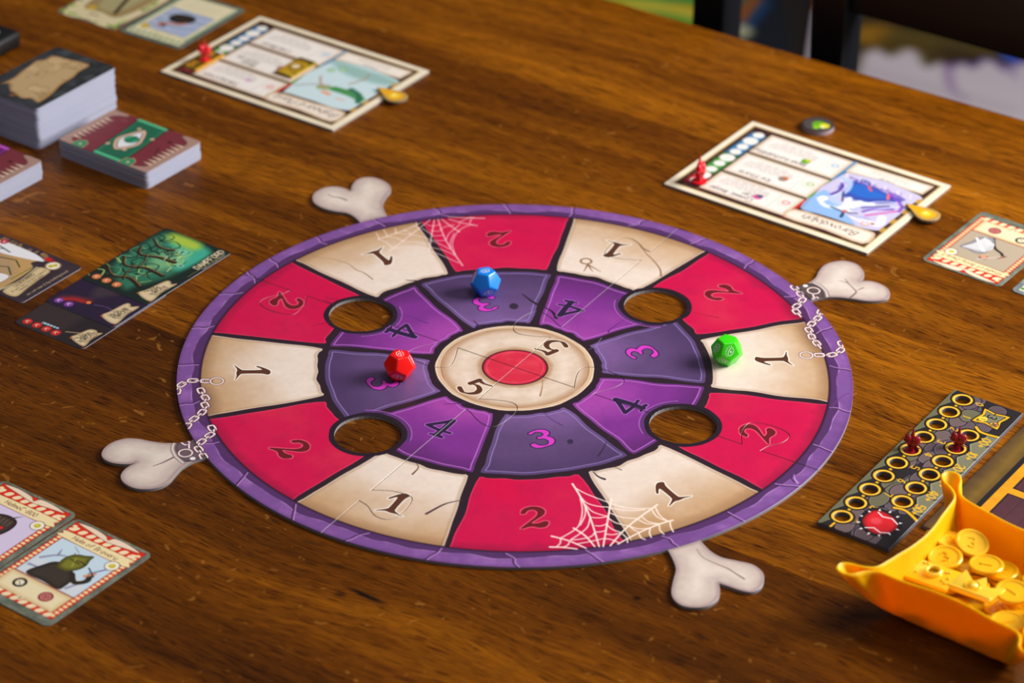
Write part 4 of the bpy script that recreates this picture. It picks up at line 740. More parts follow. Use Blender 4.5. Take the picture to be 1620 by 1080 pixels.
def bug_card():
    cv = Cv(-CW/2-.002, -CH/2-.002, CW/2+.002, CH/2+.002, 1500, '3A2C34'); cv.grain(40, .2, 8); q = np.random.default_rng(3)
    for k in range(46): y = -.10+q.random()*.28; cv.circ((.112+(q.random()-.5)*.03, y), .008+q.random()*.006, ('8A6A50', '5A463E', 'A87A4A')[k % 3], .8, .006, None)
    cv.poly(cr_([(-.13, -.06), (-.10, -.085), (.03, -.08), (.06, -.05), (.095, -.06), (.10, .0), (.105, .1), (.09, .17), (-.12, .17)], 5, True), 'C49A62'); cv.poly(cr_([(-.12, -.05), (-.02, -.06), (.03, .0), (.06, .06), (.09, .15), (-.12, .16)], 5, True), 'B09070', .7, .03)
    cv.poly(cr_([(.09, -.075), (.108, -.03), (.112, .05), (.105, .13), (.06, .16), (.05, .08), (.065, .0)], 6, True), 'ECE9EE'); cv.poly(cr_([(-.12, .1), (-.06, .02), (-.04, -.05), (-.10, -.05), (-.135, .0)], 6, True), 'E8E6E8')
    for P in ([(-.02, .12), (.03, .05), (.045, .0), (.02, -.04)], [(-.06, .10), (-.02, .03), (.0, -.01), (-.03, -.05)], [(.06, .11), (.075, .08), (.07, .05), (.085, .13)]): cv.stroke(P, .0045, '1E3A1C')
    cv.stroke([(-.05, -.07), (.04, -.072)], .004, '5E7A2A'); cv.stroke(cr_([(-.12, -.085), (-.04, -.10), (.05, -.085)], 4), .01, 'C8C49A', .8)
    Q = [(-.118, -.157), (-.124, -.11), (-.10, -.095), (-.02, -.098), (.045, -.088), (.062, -.10), (.058, -.135), (.0, -.142), (-.06, -.150)]; scroll(cv, Q, 'D6BE92')
    cv.text('LEBOOMINS', -.03, -.113, .014, '4A3824', .06, .14, .4, 0, True); cv.text('If your hero has less treasure', -.026, -.126, .0085, '4A3824', .06, .12, .4, 0, True); cv.text('remember to the game', -.03, -.138, .0085, '4A3824', .06, .12, .4, 0, True)
    cv.circ((.088, -.118), .026, 'A8845A'); cv.circ((.088, -.118), .021, 'EFE9DC'); cv.circ((.082, -.114), .009, 'C8B41C'); cv.circ((.094, -.122), .008, 'C8B41C')
    cv.rect(.100, -.092, .118, -.066, 'D2141E'); cv.stroke([(.105, -.1), (.115, -.1)], .003, 'D2141E'); cv.circ((.108, .112), .014, 'B8142E'); cv.circ((.108, .112), .006, 'E8A0A8')
    cv.text('You can see it by looking back', .0, -.180, .0105, 'E0C49A', 0, .12, .4, .2, True); return cv
card(bug_card(), 'brown monster card with a white bug shape and a pale parchment scroll', (-1.601, 0.565), 55.0, r=.016)

# ------------------------------------------------------------------ card decks
def deck(name_label, cvs, c, ang, ztop, w_=CH, h=CW, n=40, seed=0, r=.014, lean=0.0):
    t = empty('card_deck', (c[0], c[1], TZ), R_(ang)); tag(t, name_label, 'card deck')
    q = np.random.default_rng(seed); H = ztop-TZ; th = H/n; V = []; F = []; O = rrect(w_, h, r, 4); m = len(O); wx = 0; wy = 0
    for k in range(n-1):
        wx = wx*.86+(q.random()-.5)*.0022; wy = wy*.86+(q.random()-.5)*.0022; b = len(V)
        jx, jy = wx+(q.random()-.5)*.0006+lean*(k/n-.5), wy+(q.random()-.5)*.0006; z0 = k*th; z1 = z0+th*.90
        V += [(x+jx, y+jy, z0) for x, y in O]+[(x+jx, y+jy, z1) for x, y in O]
        F += [(b+i, b+(i+1) % m, b+m+(i+1) % m, b+m+i) for i in range(m)]+[tuple(b+m+i for i in range(m)), tuple(b+i for i in range(m))[::-1]]
    o = mobj('card_edges', pdmesh('card_edges', V, F), EDGE, t); o['kind'] = 'stuff'
    slab('top_card', O, [], H-th, H, (cvs.x0, cvs.y0, cvs.x1, cvs.y1), [mat_print('deck_print', cvs, .38), EDGE], t, (wx, wy, 0), 0, .0006)
    return t
def map_back():
    cv = Cv(-.2, -.14, .2, .14, 1100, '33363A'); cv.grain(60, .35, 2); cv.grain(12, .2, 3); q = np.random.default_rng(9)
    for k in range(26): x, y = (q.random()-.5)*.4, (q.random()-.5)*.28; cv.poly(cv_blob(x, y, q), ('24282A', '4A4E50', '3C3A3A')[k % 3], .6, .006)
    Q = [(.135, .097), (.15, .03), (.158, -.053), (.10, -.06), (.05, -.075), (0, -.077), (-.07, -.10), (-.154, -.109), (-.15, -.07), (-.166, -.039), (-.155, .0), (-.149, .030), (-.111, .072), (-.135, .09), (-.07, .088), (.0, .105), (.07, .115), (.10, .10)]
    Q = wobble(cr_(Q, 3, True), .003, 2); cv.poly([(x+.004, y-.005) for x, y in Q], '14120F', .7, .008); cv.poly(Q, 'BFA074'); cv.shade(Q, '8A5A30', .014, .7)
    r = cv.sdf(Q); sl, X, Y, d = r; n = noise2(cv.h, cv.w, 60, 3, 8)[sl]; cv.blend(sl, '8E7048', np.clip(1-np.abs(n-.5)/.035, 0, 1)*.6*(d < -.01)); cv.blend(sl, 'D8BE90', np.clip((n-.55)*6, 0, 1)*.5*(d < -.005))
    cv.circ((-.166, -.0), .012, 'B0602C', .6, None, .008); return cv
def cv_blob(x, y, q): return cr_([(x+.02*math.cos(t)*(1+q.random()*.5), y+.014*math.sin(t)*(1+q.random()*.5)) for t in np.linspace(0, 2*math.pi, 7)[:-1]], 3, True)
def eye_back(col, dk, lt):
    cv = Cv(-.2, -.14, .2, .14, 1100, '6E2A34'); cv.grain(70, .12, 2)
    cv.poly(cr_([(-.19, -.13), (.19, -.13), (.19, .13), (-.19, .13)], 2, True), '7E303A', .6, .04)
    cv.poly([(-.082, .14), (.052, .14), (.088, -.14), (-.045, -.14)], '2A1A1C'); cv.poly([(-.077, .14), (.047, .14), (.083, -.14), (-.04, -.14)], col)
    cv.poly([(-.072, .125), (.043, .125), (.077, -.125), (-.035, -.125)], dk, .8, .01); cv.stroke([(-.077, .128), (.047, .128)], .012, lt, .9); cv.stroke([(-.04, -.126), (.083, -.126)], .012, lt, .9)
    Q = cr_([(.005, -.078), (-.040, -.035), (-.045, .01), (-.008, .085), (.035, .03), (.046, -.02)], 5, True); cv.poly(Q, '5A3830'); cv.poly(offset(Q if area2(Q) > 0 else Q[::-1], .002), 'D8B49C'); Q2 = offset(Q if area2(Q) > 0 else Q[::-1], .012); cv.poly(Q2, '2A1A18'); cv.poly(offset(Q2, .003), 'E4E2E6')
    for p in ((-.045, -.06), (.055, .05), (-.03, .08), (.03, -.06)): cv.circ(p, .008, 'D0A890')
    cv.circ((.0, .008), .026, '1E7A56'); cv.circ((.0, .008), .019, '2E9C74'); cv.stroke([(-.004, -.012), (.004, .028)], .007, '16241E')
    for s_ in (1, -1):
        for k in range(8): x = s_*(.176-.004*k); y = -.10+.026*k; 
        # toothed jaws at the short ends
        Q = [(s_*.2, -.14), (s_*.12, -.14), (s_*.10, -.132), (s_*.16, -.11), (s_*.168, -.07), (s_*.170, .06), (s_*.165, .10), (s_*.12, .125), (s_*.14, .14), (s_*.2, .14)]; cv.poly(cr_(Q, 3, True), 'A88478'); cv.inline(cr_(Q, 3, True), 0, .004, '5A3A38', .8)
        for k in range(8): y = -.085+.022*k; cv.poly([(s_*.172, y-.009), (s_*.128, y-.001), (s_*.172, y+.010)], '3E1E24'); cv.poly([(s_*.174, y-.008), (s_*.134, y-.001), (s_*.174, y+.008)], 'D6B49E')
    for x, y in ((-.115, -.118), (.098, -.118)):
        Q = [(x-.03, -.14), (x-.025, -.10), (x, -.085), (x+.022, -.10), (x+.028, -.14)]; cv.poly(Q, 'B8845A'); cv.poly(offset(Q[::-1] if area2(Q) < 0 else Q, .004), col); cv.circ((x, -.118), .006, 'D8B48C')
    for k in range(4): cv.stroke([(-.13+k*.008, .095-k*.004), (-.122+k*.008, .110-k*.004)], .002, 'A0606A'); cv.stroke([(.108+k*.005, .02-k*.01), (.13+k*.004, .0-k*.012)], .002, '4A1A22')
    cv.circ((.115, .07), .008, '3A1018', .8, None, .006); return cv
deck('tall deck of cards with a torn treasure map on its dark stone back', map_back(), (-1.613, 1.583), 55.4, .145, n=112, seed=1)
deck('low deck of cards with a green eye and teeth on its red back', eye_back('2E8A64', '1C5A44', '5CBF8C'), (-1.300, 1.306), -35.4, .053, n=46, seed=2)
deck('deck with a magenta band on its red back, cut off by the left photo edge', eye_back('9A2E9C', '5A1A66', 'C85CC8'), (-1.809, 1.152), -35.4, .054, n=46, seed=3)
# small black case in the top left corner
bx = empty('black_case', (-1.7985, 2.1357, TZ), R_(58.0)); tag(bx, 'small black case with white lettering at the left edge behind the tall deck', 'case')
CASE = mat('black_plastic', (0.05, 0.05, 0.055), 0.45)
mobj('body', box_mesh('body', .42, .14, .066, .018, 3, (-.205, .065, .033)), CASE, bx, smooth=40)
cv = Cv(-.05, -.02, .05, .02, 1500, '0D0D0F'); cv.text('ous', .0, -.010, .026, 'C9D2E4', 0, .2, .2, 0, True)
slab('lettering', rrect(.08, .036, .004), [], .0655, .0665, (-.05, -.02, .05, .02), [mat_print('case_print', cv), CASE], bx, (-.075, .060, 0), 0, .0003)

# ------------------------------------------------------------------ player boards
PW, PH = 0.772, 0.563
def player_board(kind):
    cv = Cv(-PW/2-.003, -PH/2-.003, PW/2+.003, PH/2+.003, 900, 'EBDCC2'); cv.grain(50, .05, 1)
    cv.rect(-.362, -.257, .362, .257, '9A7A3A'); cv.rect(-.356, -.251, .356, .251, '3A1E22')
    q = np.random.default_rng(2)
    for k in range(90):
        t = q.random(); e = k % 4; x, y = ((-.35+.7*t, .243), (-.35+.7*t, -.243), (-.348, -.24+.48*t), (.348, -.24+.48*t))[e]; cv.circ((x, y), .005, ('6E3A2A', '8A5A2E', '4A2A30')[k % 3], .7, .004)
    # three text panels
    for k, (y0, y1, c) in enumerate(((.094, .232, 'C8281E'), (-.070, .082, '4E9A2A'), (-.232, -.082, '3A86C0'))):
        P = [(-.046, y0), (.278, y0), (.278, y1), (-.046, y1)]; cv.poly(P, 'EFE6E0'); cv.shade(P, 'C8A888', .022, .7); cv.stroke(P+[P[0]], .002, '9A8A6E')
        cv.stroke([(.03, y0+.018), (.03, y1-.018)], .0025, 'CFC4B8'); cv.ring((-.008, (y0+y1)/2-.012), .026, .004, 'E0CFC4'); cv.ring((-.008, (y0+y1)/2-.012), .012, .005, c, .55); cv.stroke([(-.018, (y0+y1)/2-.012), (.002, (y0+y1)/2-.012)], .003, c, .5)
        nm = (('Cosmic Image', 'Ego'), ('Ice Storm', ''), ('Imperturbability', ''))[k] if kind == 'B' else (('Taking Lives', ''), ('Magic', 'Surprise'), ('Cold Blood', ''))[k]
        cv.text(nm[0], .170, y1-.036, .021, '4A3A34', 0, .13, .6, .2, True)
        if nm[1]: cv.text(nm[1], .190 if kind == 'A' else .12, y1-.060, .019, '4A3A34', 0, .13, .6, .2, True)
        for j in range(4): cv.text(('gain one mark when a card is', 'played then draw again from', 'the deck for each monster', 'that fled this turn')[j], .155, y1-.078-j*.0145, .0105, '9A8E88', 0, .11, .4, 0, True)
    lim = [(-.05, .094, .232, 'C8281E'), (-.05, -.070, .082, '4E9A2A'), (-.05, -.232, -.082, '3A86C0')]
    for x, y0, y1, c in lim: cv.rect(-.058, y0-.006, -.046, y1+.006, c)
    if kind == 'B':
        for (x, y, c) in ((.087, .172, 'D04A8A'), (.085, .016, '8A8078'), (.087, -.137, '4E9A1E')):
            cv.circ((x, y), .016, c, 1, None, .006); cv.circ((x-.004, y-.008), .010, ('3A5A7A', 'C8642A', 'C8C82A')[(y < 0.1)+(y < 0)], 1, None, .005)
    else:
        cv.circ((.088, .155), .010, 'C88AB8', .8, None, .006); cv.circ((.05, .015), .017, 'A83A3A', 1, None, .004); cv.circ((.045, .012), .010, '7A2A20', .8)
    # colour column with round spaces
    for y0, y1, c in ((.128, .228, 'CE1C2C'), (-.030, .128, '3F9A38'), (-.215, -.030, '3A86C0')): cv.rect(.284, y0, .344, y1, c); cv.shade([(.284, y0), (.344, y0), (.344, y1), (.284, y1)], '2A2018', .012, .5)
    for k, y in enumerate((-.203, -.150, -.099, -.054, -.001, .049, .099, .150, .198)): rr_ = .026 if k % 3 == 1 else .0195; cv.circ((.313, y), rr_+.002, 'A8A08E', .7); cv.circ((.313, y), rr_, 'EFE9E4')
    # picture with its title scroll and lower plate
    T = [(-.052, .170), (-.052, .236), (-.20, .232), (-.345, .238), (-.348, .160), (-.30, .150), (-.20, .158)]; P = cr_(T, 3, True); cv.poly(P, 'EFE0D2'); cv.shade(P, 'C09A72', .02, .7)
    P = [(-.055, -.156), (-.340, -.168), (-.345, -.240), (-.055, -.232)]; cv.poly(P, 'EFE4DA'); cv.shade(P, 'C8A880', .02, .7); cv.text('Arguing' if kind == 'A' else 'Charge', -.20, -.184, .013, '7A5A4A', 0, .11, .5, .2, True); [cv.text('discard two cards and roll', -.20, -.202-j*.013, .0085, '9A8E88', 0, .1, .4, 0, True) for j in range(2)]
    pic = cr_([(-.062, -.154), (-.335, -.158), (-.345, -.10), (-.345, .10), (-.335, .136), (-.28, .150), (-.20, .148), (-.09, .152), (-.064, .13)], 2, True)
    if kind == 'B':
        cv.poly(pic, 'C8C0E0'); cv.poly(cr_([(-.062, .15), (-.062, .0), (-.14, .05), (-.22, .11), (-.26, .148), (-.15, .15)], 4, True), '8FB4E8'); cv.poly(cr_([(-.13, -.14), (-.09, -.06), (-.14, .0), (-.24, -.02), (-.31, -.09), (-.22, -.11)], 5, True), '3A4EA8', 1, .012)
        cv.poly(cr_([(-.14, -.11), (-.12, -.05), (-.19, -.03), (-.26, -.08), (-.2, -.10)], 5, True), '2A6AC8', .9, .02)
        for P, w0, c in (([(-.075, -.11), (-.10, -.10), (-.12, -.04), (-.11, .03), (-.15, .05)], .030, 'B8C4F0'), ([(-.09, -.08), (-.11, -.04), (-.10, .01)], .016, '5A3AA0'), ([(-.31, -.04), (-.27, .0), (-.22, .02), (-.20, .06)], .030, 'B8BCF0'), ([(-.31, -.02), (-.26, .02), (-.24, .05)], .012, '6A3AB0'), ([(-.33, -.02), (-.29, .03), (-.26, .07)], .008, 'D83A9C'), ([(-.25, -.11), (-.32, -.06), (-.335, -.02)], .012, '8A4AC0'), ([(-.08, .06), (-.12, .09), (-.17, .075)], .018, 'E8ECF8'), ([(-.16, .0), (-.18, .06), (-.20, .0)], .02, 'F4F4FC'), ([(-.17, .07), (-.19, .02), (-.24, -.01)], .022, 'F0F0FC'), ([(-.19, .08), (-.25, .10), (-.32, .10), (-.31, .05)], .03, 'F0E8F0'), ([(-.21, .095), (-.28, .085)], .014, 'A8A8D8'), ([(-.14, .085), (-.19, .09), (-.23, .075)], .007, '1E2A4A'), ([(-.19, .09), (-.20, .125)], .010, '1E2A4A')): cv.stroke(cr_(P, 5), w0, c, .92, .006)
        cv.circ((-.09, .05), .016, 'F4F6FC', 1); cv.circ((-.19, .085), .009, 'C86A6A'); cv.ring((-.285, .118), .012, .005, 'E0A870'); cv.circ((-.305, .105), .008, 'B07040')
        for P, w0, c in (([(-.075, -.09), (-.105, -.07), (-.115, -.02), (-.105, .02)], .005, 'F4F4FF'), ([(-.12, -.03), (-.135, .0), (-.15, .03)], .006, '241E4A'), ([(-.30, -.07), (-.24, -.03), (-.21, .03)], .005, 'F0EAFC'), ([(-.32, -.05), (-.28, .0), (-.25, .05)], .004, 'F4F0FF'), ([(-.29, -.03), (-.25, .005), (-.225, .03)], .009, '3A2A70'), ([(-.155, .0), (-.175, .03), (-.185, .07)], .006, 'C8D4F0'), ([(-.19, .0), (-.19, .04), (-.18, .07)], .005, 'D8E0F8'), ([(-.21, .01), (-.20, .05)], .006, 'FFFFFF'), ([(-.24, .10), (-.30, .11), (-.33, .09)], .004, 'B8B8E0'), ([(-.09, -.13), (-.16, -.115), (-.24, -.12), (-.31, -.10)], .010, '6A4AB0')): cv.stroke(cr_(P, 5), w0, c, .9, .003)
        for k in range(16): cv.stroke([(-.07-k*.016, -.145+.01*(k % 3)), (-.08-k*.016, -.12)], .007, ('E8D8E8', 'B89AB8', 'D8C8E8')[k % 3], .8, .005)
        cv.stroke([(-.17, -.11), (-.19, -.09)], .009, 'E05A7A'); cv.stroke([(-.25, -.10), (-.265, -.07)], .010, 'E86A7A')
    else:
        cv.poly(pic, 'C9DCE2'); cv.poly(cr_([(-.065, -.15), (-.33, -.15), (-.34, -.10), (-.20, -.08), (-.10, -.11)], 4, True), '8FB4AE', .9, .03)
        for P, w0, c in (([(-.07, .09), (-.11, .05), (-.17, .02)], .007, '9A8A80'), ([(-.15, .05), (-.20, .03), (-.25, .02)], .026, '8A9A50'), ([(-.20, .03), (-.27, .03), (-.32, .04)], .034, '3E8A4A'), ([(-.25, .0), (-.30, .02), (-.33, .065)], .022, '2A6A4A'), ([(-.22, -.03), (-.24, -.09), (-.23, -.13)], .010, 'A89A88'), ([(-.18, .07), (-.21, .075)], .018, 'E89A70'), ([(-.25, .085), (-.28, .08)], .010, 'E0B090'), ([(-.10, -.02), (-.13, .02), (-.16, .04)], .008, 'B88A78')): cv.stroke(cr_(P, 5), w0, c, .9, .008)
        for p in ((-.10, -.08), (-.13, -.11)): cv.circ(p, .016, '8AB88A', .8, None, .008); cv.circ(p, .006, 'D8E0A0', .8)
    cv.stroke(pic+[pic[0]], .002, '6E5A3A', .8)
    for y in (.05, -.03, -.12, .12): cv.circ((-.352, y), .010, 'C89A3A', .9, .016)
    cv.text('Baroxdolph' if kind == 'B' else 'Bigbeard Plant', -.20, .180, .031, '4A3228', 0, .10, .7, .25, True)
    return cv
CORE = mat('board_core', (0.62, 0.58, 0.54), 0.8, spec=0.2)
def pboard(kind, label, c, ang):
    o = slab('player_board', rrect(PW, PH, .004, 2), [], 0, -TZ, (-PW/2-.003, -PH/2-.003, PW/2+.003, PH/2+.003), [mat_print('player_board_print', player_board(kind), .4), CORE], None, (c[0], c[1], TZ+.0002), R_(ang)); return tag(o, label, 'player board')
pboard('A', 'far player board with a green plant picture and gold tiles laid on it', (-0.795, 1.953), 145.9)
pboard('B', 'right player board with a violet and blue picture and a coloured track', (0.962, 1.163), 144.8)
def loc2(c, ang, x, y): a = R_(ang); return (c[0]+x*math.cos(a)-y*math.sin(a), c[1]+x*math.sin(a)+y*math.cos(a))
GE = mat('gold_tile_edge', (0.75, 0.55, 0.2), 0.6)
def tile_cv(vert):
    cv = Cv(-.08, -.08, .08, .08, 1200, '5E4A0E'); cv.grain(30, .3, 4)
    if vert: cv.rect(-.08, -.08, -.024, .08, 'E0A21A', 1, .006); [cv.circ((.012, y), .016, 'D8941A', .9, None, .008) for y in (-.055, -.018, .02, .055)]; [cv.circ((.012, y), .007, '8A5A10') for y in (-.055, -.018, .02, .055)]
    else: cv.circ((0, 0), .05, 'C8981A', .9, None, .012); cv.circ((0, 0), .03, '8A6A14', .9, None, .008); cv.circ((.003, -.005), .016, 'E8CFA0'); cv.stroke([(-.06, .06), (.06, .05)], .012, 'E0B42A', .9); cv.stroke([(-.04, -.07), (-.04, .07)], .012, 'A8B41E', .8)
    return cv
for (x, y, w_, h, vert, lb) in ((.310, .135, .068, .160, True, 'gold tile lying under the red figure on the far player board'), (.008, -.014, .078, .150, False, 'square gold tile with a pale eye in the middle of the far player board')):
    p = loc2((-0.795, 1.953), 145.9, x, y); tag(slab('gold_tile', rrect(w_, h, .004, 2), [], 0, .007, (-.08, -.08, .08, .08), [mat_print('gold_tile_print', tile_cv(vert), .35), GE], None, (p[0], p[1], .0006), R_(145.9)), lb, 'tile')
# pointers clipped on the edge of the player boards, and the loose round token
PTC = mat('pointer_edge', (0.50, 0.40, 0.33), 0.8)
def pointer(label, c, ang, x, y, rot):
    cv = Cv(-.08, -.06, .08, .06, 1200, 'B8924A'); cv.poly(cr_([(-.06, 0), (.0, .024), (.04, .024), (.05, 0), (.035, -.026), (.0, -.022)], 4, True), 'E8A81A'); cv.circ((.018, 0), .017, 'F4D23A', 1, None, .01); cv.circ((.012, .004), .006, 'FFF0B0', .9, None, .006)
    P = [(-.072, .0), (-.03, .022), (.012, .040), (.048, .036), (.064, .008), (.060, -.020), (.036, -.040), (.0, -.034), (-.035, -.016)]; p = loc2(c, ang, x, y)
    tag(slab('pointer_token', cr_(P, 2, True), [], 0, .009, (-.08, -.06, .08, .06), [mat_print('pointer_print', cv, .35), PTC], None, (p[0], p[1], .0006), R_(ang+rot)), label, 'token')
pointer('gold drop-shaped token sticking out from the edge of the far player board', (-0.795, 1.953), 145.9, -.395, -.040, 168)
pointer('gold drop-shaped token sticking out from the edge of the right player board', (0.962, 1.163), 144.8, -.402, -.050, 166)
cv = Cv(-.06, -.06, .06, .06, 1300, '4A4240'); cv.grain(20, .25, 5); cv.ring((0, 0), .052, .006, '2E2826'); cv.circ((-.004, .0), .024, '5EA01A', 1, None, .006); cv.circ((-.022, .012), .018, 'D8D020', 1, None, .005); cv.circ((.008, .022), .012, '86C41E', 1, None, .005); cv.circ((-.014, .022), .009, 'E8F0C0', .8, None, .004)
tk = [(1.032,1.587)][0]
cv.a = cv.a[::-1, ::-1].copy()
tag(slab('round_token', [(.056*math.cos(t), .056*math.sin(t)) for t in np.linspace(0, 2*math.pi, 41)[:-1]], [], 0, .016, (-.06, -.06, .06, .06), [mat_print('token_print', cv, .45), mat('token_edge', (.62, .55, .58), .8)], None, (tk[0], tk[1], TZ+.0003), 0), 'round grey cardboard token with a green and yellow picture beyond the right player board', 'token')

# ------------------------------------------------------------------ dice
def dodeca():
    p = (1+5**.5)/2; V = [Vector(v) for v in [(x, y, z) for x in (-1, 1) for y in (-1, 1) for z in (-1, 1)]]
    for a in (-1/p, 1/p):
        for b in (-p, p): V += [Vector((0, a, b)), Vector((a, b, 0)), Vector((b, 0, a))]
    return V
def die(label, col, px, vaz, eyes, mark=(0.95, 0.95, 0.95)):
    """vaz = compass angle of one corner of the top face; eyes = list of (level, face angle, spin)"""
    V = dodeca(); nrm = Vector((1, 0, (1+5**.5)/2)).normalized(); q = nrm.rotation_difference(Vector((0, 0, 1))); V = [q @ v for v in V]
    top = [v for v in V if v.z > max(u.z for u in V)-.01]; a = math.atan2(top[0].y, top[0].x); rz = Matrix.Rotation(R_(vaz)-a, 3, 'Z'); sc = 0.040/top[0].z; V = [rz @ v*sc for v in V]
    bm = bmesh.new(); vs = [bm.verts.new(v) for v in V]; bmesh.ops.convex_hull(bm, input=vs); bmesh.ops.dissolve_limit(bm, angle_limit=R_(5), verts=bm.verts[:], edges=bm.edges[:])
    fc = [(f.calc_center_median().copy(), f.calc_center_median().normalized()) for f in bm.faces]
    bmesh.ops.bevel(bm, geom=bm.edges[:], offset=0.0048, segments=3, profile=.6, affect='EDGES')
    t = empty('twelve_sided_die', (px[0], px[1], 0.0405)); tag(t, label, 'die')
    body = mobj('body', bm_mesh('die_body', bm), mat('die_'+label.split()[0], col, .3, spec=.5, coat=.3), t, smooth=30)
    ink = mat('white_ink_'+label.split()[0], mark, .5)
    for lev, az, spin in eyes:
        best = None
        for c, n in fc:
            zz = 1 if n.z > .9 else (2 if n.z > 0 else (3 if n.z > -.9 else 4))
            if zz != lev: continue
            d = 0 if lev == 1 else abs((math.degrees(math.atan2(c.y, c.x))-az+180) % 360-180)
            if best is None or d < best[0]: best = (d, c)
        c = best[1]; n = c.normalized(); u = Vector((0, 0, 1)).cross(n)
        u = Vector((1, 0, 0)) if u.length < .1 else u.normalized(); v = n.cross(u); a = R_(spin); u, v = u*math.cos(a)+v*math.sin(a), v*math.cos(a)-u*math.sin(a)
        VV = []; FF = []
        def strip(L, wd, closed):
            m = len(L); b = len(VV)
            for i, (x, y) in enumerate(L):
                x0, y0 = L[i-1] if (i or closed) else L[i]; x1, y1 = L[(i+1) % m] if (i < m-1 or closed) else L[i]
                tx, ty = x1-x0, y1-y0; l = math.hypot(tx, ty) or 1; tx, ty = tx/l, ty/l
                for s_ in (1, -1): VV.append(c+n*.0002+u*(x-ty*s_*wd/2)+v*(y+tx*s_*wd/2))
            for i in range(m if closed else m-1): j = (i+1) % m; FF.append((b+2*i, b+2*i+1, b+2*j+1, b+2*j))
        E = 0.0125; almond = [(E*math.cos(t), .0068*math.sin(t)*(1 if abs(math.cos(t)) < .9 else .75)) for t in np.linspace(0, 2*math.pi, 25)[:-1]]
        almond = [(x, y-.003) for x, y in almond]; strip(almond, .0018, True); strip([(.0015*math.cos(t), .0015*math.sin(t)-.003) for t in np.linspace(0, 2*math.pi, 9)[:-1]], .003, True)
        for k in range(7): w1 = R_(20+k*23.3); r0 = .0115+(.003*abs(math.cos(w1))); r1 = r0+.0042; strip([(r0*math.cos(w1), r0*math.sin(w1)-.003), (r1*math.cos(w1), r1*math.sin(w1)-.003)], .0020, False)
        mobj('eye_mark', pdmesh('eye_mark', VV, FF), ink, t)
D_ = [(-0.095,0.427),(-0.339,-0.063),(0.629,0.048)]
die('blue twelve-sided die with white eye marks, standing on the slate 3 at the top', (.0, .53, .97), D_[0], -73, [(1, 0, 35), (2, -181, 0), (3, -73, 190)])
die('red twelve-sided die with white eye marks, standing on the left slate 3', (1.0, .02, .0), D_[1], -100, [(1, 0, -75), (2, 8, 90), (3, -100, 165)])
die('green twelve-sided die with white eye marks, standing at the right 1 sector', (.22, .88, .0), D_[2], -80+36, [(2, -80, 60), (2, -152, 240), (3, -116, 20)])

# ------------------------------------------------------------------ counter track with two rows of round holes
TKC = (1.3085, -0.1479); TKA = -124.0
TL = [(0.0, 0.0)]+[(0.0806*k, -.0015) for k in range(1, 10)]; TR_ = [(.159+.0812*k, .100) for k in range(6)]
X0, X1, Y0, Y1 = -.038, .787, -.045, .176
cv = Cv(X0-.002, Y0-.002, X1+.002, Y1+.002, 1400, '241E22'); q = np.random.default_rng(11)
for k in range(70):                                                  # cobbles in the middle, mossy plates at both sides
    x, y = X0+q.random()*(X1-X0), .012+q.random()*.11; P = cr_([(x+.034*math.cos(t)*(1+.5*q.random()), y+.024*math.sin(t)*(1+.4*q.random())) for t in np.linspace(0, 2*math.pi, 7)[:-1]], 3, True)
    cv.poly(P, '1E1824'); P2 = offset(P if area2(P) > 0 else P[::-1], .003); cv.poly(P2, ('5E4E56', '6A5858', '68634C', '58484E')[k % 4]); cv.inline(P2, .002, .0015, '8A7E86', .5)
for P in ([(X0-.01, Y0-.01), (X1+.01, Y0-.01)]+[(X1+.01-k*.0403, -.030+(.012 if k % 2 else -.006)) for k in range(21)]+[(X0-.01, -.03)],): cv.poly(P, '18140F'); cv.poly(offset(P if area2(P) > 0 else P[::-1], .003), '66664E')
P = [(.115, .205), (.115, .128), (.135, .140), (.150, .138)]+[(.159+.0406*k, .140 if k % 2 == 0 else .118) for k in range(11)]+[(.60, .138), (.61, .205)]; cv.poly(P, '18140F'); P2 = offset(P if area2(P) > 0 else P[::-1], .004); cv.poly(P2, '77745C'); cv.inline(P2, .003, .002, 'A8A68A', .8)
GD = 'E8AE1C'
for p0, p1 in zip(TL[:-1], TL[1:]): cv.stroke([p0, p1], .016, '18140F'); cv.stroke([p0, p1], .009, GD)
for p0, p1 in zip(TR_[:-1], TR_[1:]): cv.stroke([p0, p1], .016, '18140F'); cv.stroke([p0, p1], .009, GD)
cv.stroke([(0, 0), (-.045, .006)], .007, GD); cv.stroke([TL[-1], (.80, -.006)], .007, GD)
for p in TL+TR_: cv.circ(p, .0365, '18140F'); cv.circ(p, .0305, GD); cv.ring(p, .0305, .002, '9A6A10', .8); cv.ring(p, .027, .002, 'FFE07A', .7)
for P in ([(.108, .098), (.125, .125), (.118, .185)], [(.605, .095), (.60, .130), (.63, .185)]): cv.stroke(cr_(P, 5), .014, '18140F'); cv.stroke(cr_(P, 5), .009, GD)
for k in range(10): cv.text(str(k), .0806*k-.006, .041, .022, GD, 0, .17, .3, 0, True)
for k in range(6): cv.text(str(k)+'0+', .159+.0812*k+.012, .140, .026, GD, 0, .17, .3, 0, True, 1, 1.6); cv.stroke([(.185+.0812*k, .168), (.178+.0812*k, .176)], .005, '2A2820')
Q = [(.0, .070), (.035, .078), (.088, .068), (.080, .110), (.090, .158), (.045, .150), (.0, .160), (.008, .112)]
cv.poly(cr_(Q, 2, True), '18140F'); cv.poly(offset(cr_(Q, 2, True), .004), GD); Q2 = offset(cr_(Q, 2, True), .011); cv.poly(Q2, '2A2620'); cv.poly(offset(Q2, .003), '7A7862')
